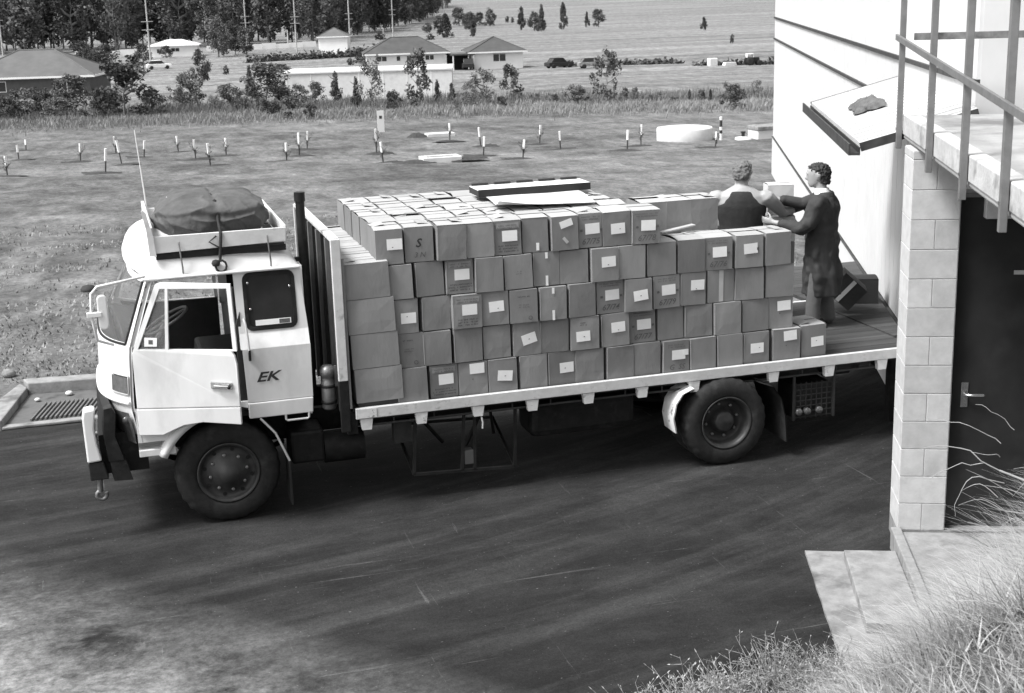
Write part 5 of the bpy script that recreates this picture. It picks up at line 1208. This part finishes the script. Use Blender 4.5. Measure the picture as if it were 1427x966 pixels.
for x, y, h, w_, k in hill:
    plant('paddock_tree', 'pine' if k == 'p' else 'tree', x, y, h, w_, 'dark conifer standing alone in the pale paddock' if k == 'p' else 'dark rounded tree or bush on the paddock slope', 'tree', 'paddock conifers' if k == 'p' else 'paddock trees')
for x, y, h, w_, lb in ((43.6, 227.0, 2.7, 2.4, 'neat round dark bush beside the long house'), (41.1, 222.7, 1.2, 1.2, 'small low bush by the round bush'), (-1.8, 270.5, 4.6, 4.6, 'dark bushy tree behind the brick house roof'), (2.2, 254.3, 4.2, 4.8, 'dark spreading bush at the end of the brick house'), (.3, 252.7, 3.6, 3.3, 'low dark bush close behind the brick house'), (8.4, 250.9, 4.1, 3.3, 'dense upright dark bush by the white car'), (20.7, 286.4, 2.0, 1.5, 'small dark bush before the white house'), (15, 300, 2.6, 3.0, 'dark bush in front of the low white house'), (18.9, 205.8, 1.4, 1.0, 'little dark bush on the pale slope'), (27.5, 206, 1.3, 2.4, 'squat dark bush on the pale slope')):
    plant('bush', 'tree', x, y, h, w_, lb, 'bush')
for x, y, h, w_ in ((25.3, 290, 8.2, 5.5), (30.3, 305.3, 7.0, 5), (27.1, 298.4, 6.6, 5), (32, 298, 6, 4.4)): plant('pine_tree', 'gum', x, y, h, w_, 'tall dark tree of the clump beside the low white house', 'tree', 'tree clump beside the white house')
# forest: nearest trees one by one, the wood behind as one mass
rf_ = random.Random(5)
ft = []
for i in range(72):
    t = i/71; x = -34+t*200+rf_.uniform(-2, 2); y = 372+rf_.uniform(0, 26)+(0 if x < 62 else (x-62)*2.9)
    ft.append((x, y)); plant('forest_tree', 'gum', x, y, rf_.uniform(15, 22), rf_.uniform(7, 10.5), 'tall dark gum tree at the edge of the forest', 'tree', 'forest edge trees')
mb = MB()
for i in range(190):
    x = -60+rf_.random()*290; y = 402+rf_.uniform(0, 60)+(0 if x < 62 else (x-62)*2.9); z = tz(x, y); h = rf_.uniform(17, 26); w_ = rf_.uniform(8, 13)
    for j in range(95):
        d = Vector((rf_.gauss(0, 1), rf_.gauss(0, 1), rf_.gauss(0, 1))).normalized()*rf_.random()**.4
        p = Vector((x+d.x*w_*.5, y+d.y*w_*.5, z+h*.52+d.z*h*.48)); u = Vector((rf_.gauss(0, 1), rf_.gauss(0, 1), rf_.gauss(0, 1))).normalized()*rf_.uniform(.5, 1.5); v = u.cross(Vector((rf_.random(), rf_.random(), 1))).normalized()*rf_.uniform(.4, .9)
        mb.add([p-u, p-v, p+u, p+v], [(0, 1, 2, 3)])
    mb.tube([(x, y, z-1), (x+.3, y, z+h*.5)], [.3, .15], 5, False)
tag(mb.build('forest', 'leaf_forest', fix=False), 'dark mass of forest behind the poles', 'forest', kind='stuff')
# hedge line and dark soil banks
def strip(name, pts, w_, h, n, mt, leaf, label, cat):
    r = random.Random(len(pts)*7+n); mb = MB()
    for j in range(n):
        t = r.random()*(len(pts)-1); i = min(int(t), len(pts)-2); q = t-i
        x = pts[i][0]*(1-q)+pts[i+1][0]*q; y = pts[i][1]*(1-q)+pts[i+1][1]*q
        p = Vector((x+r.gauss(0, w_*.3), y+r.gauss(0, w_*.4), 0)); p.z = tz(p.x, p.y)+abs(r.gauss(0, h*.45))
        u = Vector((r.gauss(0, 1), r.gauss(0, 1), r.gauss(0, .6))).normalized()*leaf*r.uniform(.5, 1.3); v = u.cross(Vector((r.gauss(0, 1), r.gauss(0, 1), r.gauss(0, 1)))).normalized()*leaf*.5
        mb.add([p-u, p-v, p+u, p+v], [(0, 1, 2, 3)])
    return tag(mb.build(name, mt, fix=False), label, cat, kind='stuff')
strip('hedge', [(27, 250), (36, 256), (47, 262), (55, 268)], 1.6, 1.3, 1500, 'leaf_dark', .45, 'long dark hedge line across the slope below the shed', 'hedge')
strip('rubbish_bank', [(64, 182), (72, 178), (80, 175)], 1.4, .7, 900, 'leaf_dark', .4, 'dark weedy bank beside the small house', 'bank')
strip('rough_bank', [(78, 165), (86, 160), (92, 157)], 1.2, .7, 500, 'leaf_dark', .4, 'dark weedy patch by the tractor', 'bank')
def reeds(pts, w_, h, n, mt, label, sd):
    r = random.Random(sd); mb = MB(); k = 0
    while k < n:
        t = r.random()*(len(pts)-1); i = min(int(t), len(pts)-2); q = t-i
        x = pts[i][0]*(1-q)+pts[i+1][0]*q+r.gauss(0, w_*.2); y = pts[i][1]*(1-q)+pts[i+1][1]*q+r.gauss(0, w_*.45)
        d = .5+.5*mnoise.noise((x*.45, y*.3, sd))
        if r.random() > d*1.2: continue
        k += 1; z = tz(x, y)+rough(x, y)-.05; L_ = h*r.uniform(.35, 1)*(.5+d); a = r.gauss(0, .25); wd = r.uniform(.012, .035)
        mb.add([(x-wd, y, z), (x+wd, y+r.uniform(-.03, .03), z), (x+math.sin(a)*L_+wd*.3, y+r.gauss(0, .08), z+L_), (x+math.sin(a)*L_*.6-wd*.5, y, z+L_*.62)], [(0, 1, 2, 3)])
    return tag(mb.build('dry_scrub', mt, fix=False), label, 'grass', kind='stuff')
reeds([(-14, 101), (0, 98), (15, 94), (28, 90), (42, 82), (54, 76)], 8, .55, 34000, 'straw_far', 'tall pale dry grass under the scrub strip', 3)
reeds([(-14, 112), (0, 110), (15, 108), (30, 103), (45, 95), (60, 84)], 10, .8, 16000, 'straw_dark', 'dull rank grass behind the scrub strip', 8)
# short field turf near the yard
r = random.Random(17); mb = MB()
for i in range(26000):
    s = 17.5+(r.random()**1.4)*18; l = r.uniform(-.42, .42)*s
    x = CAM.x+s*math.sin(YAW)+l*math.cos(YAW); y = CAM.y+s*math.cos(YAW)-l*math.sin(YAW)
    if y < 3.9 or (y < 5.7 and -2.7 < x < -.4) or (x-9.0)*.9205-(y-3.87)*.3907 > -.1: continue
    if mnoise.noise((x*.35, y*.6, 6)) < -.12: continue
    z = tz(x, y)+rough(x, y)-.03; h = r.uniform(.02, .06)*(1+s*.012); a = r.uniform(0, 6.28); wd = h*.35
    mb.add([(x-math.cos(a)*wd, y-math.sin(a)*wd, z), (x+math.cos(a)*wd, y+math.sin(a)*wd, z), (x+r.uniform(-.05, .05), y+r.uniform(-.05, .05), z+h)], [(0, 1, 2)])
tag(mb.build('turf', 'field_tuft', fix=False), 'short rough turf of the field', 'grass', kind='stuff')

# ------------------------------------------------------------------ poles and houses
def pole(x, y, h, arms=2, label='pale timber power pole with crossarms before the dark forest', grp='power poles'):
    z = tz(x, y); p = empty('power_pole', (x, y, z)); k = 1 if y < 340 else 1.25
    MB().tube([(x, y, z-.5), (x+.05, y, z+h)], [.17*k, .11*k], 8).build('pole', 'pole', p)
    for q in range(arms): MB().bar((x-1.0, y-.1, z+h*.62-q*1.4), (x+1.0, y-.1, z+h*.62-q*1.4), .12, .12).build('crossarm', 'pole', p)
    return tag(p, label, 'pole', grp)
for x, y, h in ((-21.7, 368, 14), (9.4, 242.7, 13), (33.7, 312.3, 13), (42.9, 298.3, 12.5), (64, 349.5, 12.5), (85.8, 399, 13), (145.6, 618, 14), (193.7, 768.9, 12)): pole(x, y, h)
pole(48.9, 356, 4.1, 0, 'short bare post by the shed', 'short posts'); pole(82.1, 395, 3, 0, 'short bare post by the long house', 'short posts')
def house(name, x, y, w_, d, hw, hr, rz_, wallm, roofm, label, wins=(), over=.5, pyramid=False, cat='house'):
    z = tz(x, y)-.2; e = empty(name, (x, y, z), rz_)
    def add(mb, nm, mt, par=None):
        o = mb.build(nm, mt); o.parent = par or e; return o
    wl = add(MB().box(-w_/2, w_/2, 0, d, 0, hw), 'wall', wallm)
    a, b, c, dd = (-w_/2-over, -over, hw), (w_/2+over, -over, hw), (w_/2+over, d+over, hw), (-w_/2-over, d+over, hw)
    ins = (d/2+over) if not pyramid else w_/2+over-.05
    r1, r2 = (-w_/2-over+ins, d/2, hw+hr), (w_/2+over-ins, d/2, hw+hr)
    rf = MB(); rf.add([a, b, c, dd, r1, r2], [(0, 1, 5, 4), (1, 2, 5), (2, 3, 4, 5), (3, 0, 4), (3, 2, 1, 0)]); ro = add(rf, 'roof', roofm)
    fa = MB(); fa.box(-w_/2-over-.02, w_/2+over+.02, -over-.04, -over-.005, hw-.18, hw+.03); add(fa, 'fascia', 'house_white', ro)
    fa = MB(); fa.box(w_/2+over+.005, w_/2+over+.04, -over-.04, d+over, hw-.18, hw+.03); add(fa, 'fascia', 'house_white', ro)
    rc_ = MB(); rc_.tube([r1, r2], .10, 6); 
    for p, q in ((a, r1), (b, r2), (c, r2), (dd, r1)): rc_.tube([p, q], .09, 6)
    add(rc_, 'ridge_cap', roofm, ro)
    for (u0, u1, z0, z1) in wins:
        fr = add(MB().box(u0-.08, u1+.08, -.05, -.002, z0-.08, z1+.08), 'window', 'house_white'); add(MB().box(u0, u1, -.07, -.052, z0, z1), 'pane', 'pane', fr)
        if u1-u0 > .9: add(MB().box((u0+u1)/2-.04, (u0+u1)/2+.04, -.085, -.071, z0, z1), 'mullion', 'house_white', fr)
    tag(e, label, cat); return e
hb_ = house('brick_house', -7.6, 150, 13.5, 9.5, 2.5, 2.7, R(-14), 'house_brick', 'roof_tile', 'low brick house with a broad tiled hip roof behind scrub', ((-4, -2.4, 1, 2), (3.2, 4.2, .9, 2.1), (5.2, 5.9, .3, 2.2)), .7)
house('long_house', 43.6, 190, 11.6, 7.5, 2.75, 2.2, R(-10), 'house_white', 'roof_tile2', 'long white house with a dark hip roof and a row of windows', ((-4.3, -2.9, 1.7, 2.35), (-1.4, -.9, 1.7, 2.35), (.1, .9, 1.7, 2.35), (1.5, 1.9, 1.7, 2.35), (2.8, 4.0, 1.7, 2.35)), .6)
house('small_house', 56.6, 187, 7.6, 7.0, 2.6, 2.0, R(-8), 'house_white', 'roof_tile2', 'small white house with a dark pyramid roof and one window', ((-.6, 1.2, 1.2, 2.2),), .6, True)
house('shed', 47.2, 275.6, 5.9, 6, 3.9, 1.7, R(-16), 'house_white', 'roof_tile', 'square white shed under a grey pyramid roof', (), .35, True, 'shed')
wh = house('white_house', 17.1, 306.5, 10.2, 7, 2.6, 1.1, R(-8), 'house_white', 'roof_white', 'low white house with a white iron roof by the forest', ((-3.6, -2.6, 1.1, 1.9), (-.5, 1.2, 1.3, 2.0)), .4)
z0 = tz(50.8, 187); cp = empty('carport', (51.2, 187, z0)); tag(cp, 'open dark carport between the two white houses', 'carport')
MB().box(49.8, 53.2, 187, 191, z0+2.0, z0+2.2).build('carport_roof', 'roof_tile2', cp); MB().box(49.9, 53.1, 190.6, 190.9, z0-.2, z0+1.99).build('back_wall', 'card_dark', cp)
for xx in (49.95, 53.05): MB().box(xx-.08, xx+.08, 187.05, 187.2, z0-.2, z0+1.99).build('carport_post', 'house_white', cp)
# long white tank wall below the houses
z0 = tz(24, 118); rs = empty('white_reservoir', (24.5, 117, z0)); tag(rs, 'long low white concrete reservoir wall behind the scrub', 'reservoir')
rm_ = Matrix.Translation((24.2, 117.5, z0)) @ Matrix.Rotation(R(-15), 4, 'Z')
MB().box(-8.1, 7.6, 0, 7, -.6, 2.4, rm_).build('tank_wall', 'conc_white', rs)
MB().box(-8.2, 7.7, -.1, 7.1, 2.403, 2.58, rm_).build('capping', 'conc_white', rs, .03)
for k in range(7): MB().box(-7.9+k*2.25, -7.8+k*2.25, -.03, -.002, -.5, 2.39, rm_).build('joint_strip', 'house_white', rs)
# vehicles and clutter far off
def car(x, y, L_, h, rz_, bodym, label, cat='car', tractor=False):
    z = tz(x, y); e = empty('parked_car' if not tractor else 'tractor', (x, y, z), rz_)
    def add(mb, nm, mt, bv=0):
        o = mb.build(nm, mt, None, bv); o.parent = e; return o
    if not tractor:
        add(MB().prism([(-L_/2, .3), (L_/2, .3), (L_/2, .75*h/1.4), (L_*.28, .85*h/1.4), (-L_*.42, .87*h/1.4), (-L_/2, .8*h/1.4)], lambda u, v, w: (u, w-.8, v), 1.6), 'body', bodym, .05)
        add(MB().prism([(-L_*.40, .86*h/1.4), (L_*.24, .86*h/1.4), (L_*.10, h), (-L_*.30, h)], lambda u, v, w: (u, w-.7, v), 1.4), 'cabin', 'pane', .04)
        add(MB().box(-L_*.29, L_*.09, -.68, .68, h, h+.05), 'roof', bodym, .02)
        ws = ((-L_*.32, .31), (L_*.32, .31))
    else:
        add(MB().box(-.9, .7, -.35, .35, .55, 1.05), 'body', bodym, .05); add(MB().box(-1.0, -.1, -.5, .5, 1.45, 1.55), 'canopy', 'house_white', .03)
        for xx in (-.95, -.15): add(MB().box(xx-.04, xx+.04, -.45, .45, 1.04, 1.46), 'canopy_post', 'house_white')
        ws = ((-.6, .55), (.65, .35))
    for wx, wr in ws:
        for wy in (-.78, .78): add(MB().lathe([(wr*.5, -.09), (wr, -.09), (wr, .09), (wr*.5, .09)], (wx, wy, wr), 'y', 16), 'wheel', 'rubber')
    return tag(e, label, cat)
car(10.6, 240, 4.2, 1.45, R(5), 'house_white', 'white car parked by the dense upright bush')
car(66.0, 172.0, 4.1, 1.4, R(-8), 'conc', 'pale old car parked beside the junk by the small house')
car(62.8, 177, 4.0, 1.4, R(10), 'card_dark', 'dark wrecked car in the junk by the small house')
car(52.2, 187.6, 3.4, 1.5, R(80), 'card_dark', 'dark car standing under the carport')
car(84.1, 158.8, 2.2, 1.3, R(-12), 'rubber', 'small tractor with a white canopy out in the paddock', 'tractor', True)
z0 = tz(79.8, 162); tb2 = tag(MB().box(79.2, 80.4, 162, 163, z0-.1, z0+1.0).build('water_tank', 'conc_white', None, .12), 'small white water tank near the tractor', 'tank')
z0 = tz(81.8, 161); tag(MB().prism([(80.9, 0), (82.8, 0), (82.6, .45), (81.1, .5)], lambda u, v, w: (u, 161+w, z0-.05+v), .9).build('trailer_bed', 'conc_white', None, .04), 'low white trailer bed near the tractor', 'trailer')
fn = empty('white_fence', (24, 330, tz(24, 330))); tag(fn, 'long low white fence below the forest edge', 'fence')
for k in range(17):
    x = -4+k*3.4; y = 332+k*.5; z0 = tz(x, y)
    if 12.5 < x < 24: continue
    MB().box(x, x+3.3, y, y+.1, z0-.3, z0+1.25+.15*math.sin(k*2.1)).build('fence_panel', 'house_white', fn)

# ------------------------------------------------------------------ long dry grass on the bank
r = random.Random(29); mb = MB(); mb2 = MB()
def blade(m_, x, y, z, L_, a, lean, wd, droop):
    dx, dy = math.cos(a), math.sin(a); px, py = -dy*wd, dx*wd; pts = []
    for k in range(4):
        t = k/3; o = L_*(lean*t+droop*t*t); pts.append((x+dx*o, y+dy*o, z+L_*(t*(1-.35*lean)-droop*.45*t*t)))
    vs = []
    for k, p in enumerate(pts):
        q = 1-k/3.4; vs += [(p[0]-px*q, p[1]-py*q, p[2]), (p[0]+px*q, p[1]+py*q, p[2])]
    m_.add(vs, [(0, 1, 3, 2), (2, 3, 5, 4), (4, 5, 7, 6)])
cnt = 0; mb3 = MB()
while cnt < 66000:
    x = r.uniform(.0, 6.8); y = r.uniform(-9.4, -4.2)
    g = bank_h(x, y)
    if g < .0: continue
    left = x-(1.0+max(0, (-5.2-y))*(-.45))
    if left < 0 and r.random() > math.exp(left*3): continue
    q0 = Vector((x, y, 0))-P0
    if q0.dot(e1) > -.55 and q0.dot(e2) > -1.35 and q0.dot(e1) < 1.5: continue
    n = mnoise.noise((x*1.6, y*1.6, 9)); n2 = mnoise.noise((x*5, y*5, 3)); dens = max(.42, .30+.9*(n+.3)+.5*n2)
    if r.random() > dens: continue
    cnt += 1
    edge_ = min(1, .35+g*1.3)
    tall = (.10+.30*max(0, min(1, (x-2.0)/2.6)))*r.uniform(.5, 1.5)*(1+.5*n)*edge_
    a = r.uniform(0, 6.28) if r.random() > .4 else r.gauss(2.6, .9)
    blade(mb if (x > 2.9 or r.random() > .7) else mb2, x, y, g-.03, tall, a, r.uniform(.05, .6), r.uniform(.002, .0065), r.uniform(.1, 1.0))
for i in range(1100):                                  # thick bent straws lying over the clumps
    x = r.uniform(3.0, 6.6); y = r.uniform(-8.6, -4.4); g = bank_h(x, y)
    if g < .35: continue
    blade(mb3, x, y, g+r.uniform(0, .15), r.uniform(.12, .36), r.uniform(0, 6.28), r.uniform(.3, 1.0), r.uniform(.0025, .006), r.uniform(.3, 1.2))
tag(mb3.build('bent_straw', 'straw_thick', fix=False), 'thick bent straws lying over the grass of the bank', 'grass', kind='stuff')
tag(mb.build('dry_grass', 'straw', fix=False), 'long pale dry grass covering the bank below the deck', 'grass', kind='stuff')
tag(mb2.build('dull_grass', 'straw_dark', fix=False), 'short dull weeds along the foot of the bank', 'grass', kind='stuff')
# low branching weeds at the foot of the bank
rw2 = random.Random(77); wms = []
for q in range(3):
    wm = MB()
    for i in range(90):
        a = rw2.uniform(0, 6.28); le = rw2.uniform(.15, 1.0); L_ = rw2.uniform(.5, 1.0)
        p = Vector((rw2.gauss(0, .10), rw2.gauss(0, .10), 0)); d = Vector((math.cos(a)*le, math.sin(a)*le, 1)).normalized(); tip = p+d*L_+Vector((d.x, d.y, 0))*.15
        wm.tube([p, p+d*L_*.55, tip], [.009, .007, .003], 3, False)
        for k in range(7):
            t = rw2.uniform(.35, 1); c0 = p.lerp(tip, t); e_ = Vector((rw2.gauss(0, 1), rw2.gauss(0, 1), rw2.gauss(.4, .7))).normalized()*rw2.uniform(.08, .2); wm.tube([c0, c0+e_], [.005, .002], 3, False)
            f_ = e_.cross(Vector((.3, .2, 1))).normalized()*.010; c1 = c0+e_; wm.add([c1, c1+e_*.18+f_, c1+e_*.4, c1+e_*.18-f_], [(0, 1, 2, 3)])
    wms.append(wm.mesh('stems', M['weed'], fix=False))
for (x, y, h) in ((1.55, -5.35, .42), (1.95, -5.15, .46), (2.3, -5.0, .40), (2.62, -4.95, .48), (2.95, -4.9, .44), (3.25, -4.85, .50), (3.5, -4.95, .42), (3.75, -4.85, .40), (1.75, -5.7, .45), (2.2, -5.55, .50), (2.75, -5.4, .5), (3.2, -5.35, .5), (3.6, -5.4, .45), (2.05, -6.0, .5), (2.6, -5.9, .5), (3.95, -5.1, .36)):
    w_ = empty('weed_clump', (x, y, max(0, bank_h(x, y))-.02), rw2.uniform(0, 6)); w_.scale = (h, h, h); inst('stems', rw2.choice(wms), w_)
    tag(w_, 'branching grey weed at the foot of the grass bank', 'weed', 'weeds along the foot of the bank')
# dead stalks reaching in front of the door
def smoothp(pts):
    P_ = [Vector(p) for p in pts]; o = []
    for i in range(len(P_)-1):
        a = P_[max(0, i-1)]; b = P_[i]; c = P_[i+1]; d = P_[min(len(P_)-1, i+2)]
        for k in range(4):
            t = k/4; o.append(.5*((2*b)+(-a+c)*t+(2*a-5*b+4*c-d)*t*t+(-a+3*b-3*c+d)*t**3))
    return o+[P_[-1]]
mb = MB(); b0 = Vector((5.05, -4.75, 1.45))
for pts, rr in (((( 0, 0, 0), (-.25, .12, .16), (-.42, .2, .17), (-.50, .24, .13)), .012), (((-.1, .05, .05), (-.30, .10, .04), (-.46, .16, -.06)), .009), (((.0, 0, .2), (-.2, .1, .34), (-.40, .2, .37)), .008), (((.05, 0, -.1), (-.2, .05, -.06), (-.30, .05, -.2), (-.31, .05, -.33)), .010), (((.1, 0, .3), (-.02, .1, .42), (-.12, .15, .46)), .007), (((0, 0, .1), (-.1, .0, .14), (-.2, .05, .13)), .007)):
    mb.tube([b0+Vector(p)+Vector((.02*mnoise.noise(Vector(p)*9), 0, .03*mnoise.noise(Vector(p)*11))) for p in smoothp(pts)], [rr*.42*(1-.06*i) for i in range(len(smoothp(pts)))], 5)
rs_ = random.Random(9)
for i in range(16):
    p = b0+Vector((rs_.uniform(-.1, .45), rs_.uniform(-.3, .1), rs_.uniform(-.6, .1))); L_ = rs_.uniform(.25, .55); a = rs_.uniform(2.2, 3.6)
    mb.tube(smoothp([p, p+Vector((math.cos(a)*L_*.5, .05, L_*rs_.uniform(.1, .5))), p+Vector((math.cos(a)*L_, .1, L_*rs_.uniform(-.1, .5)))]), [.0035-.0003*k for k in range(9)], 4)
mb.tube([b0+Vector((.0, 0, .0)), b0+Vector((.35, -.2, -.15)), b0+Vector((.5, -.3, -.6))], [.008, .010, .012], 6)
tag(mb.build('dead_weed', 'straw'), 'bare dead weed stalks reaching across the black door', 'weed')
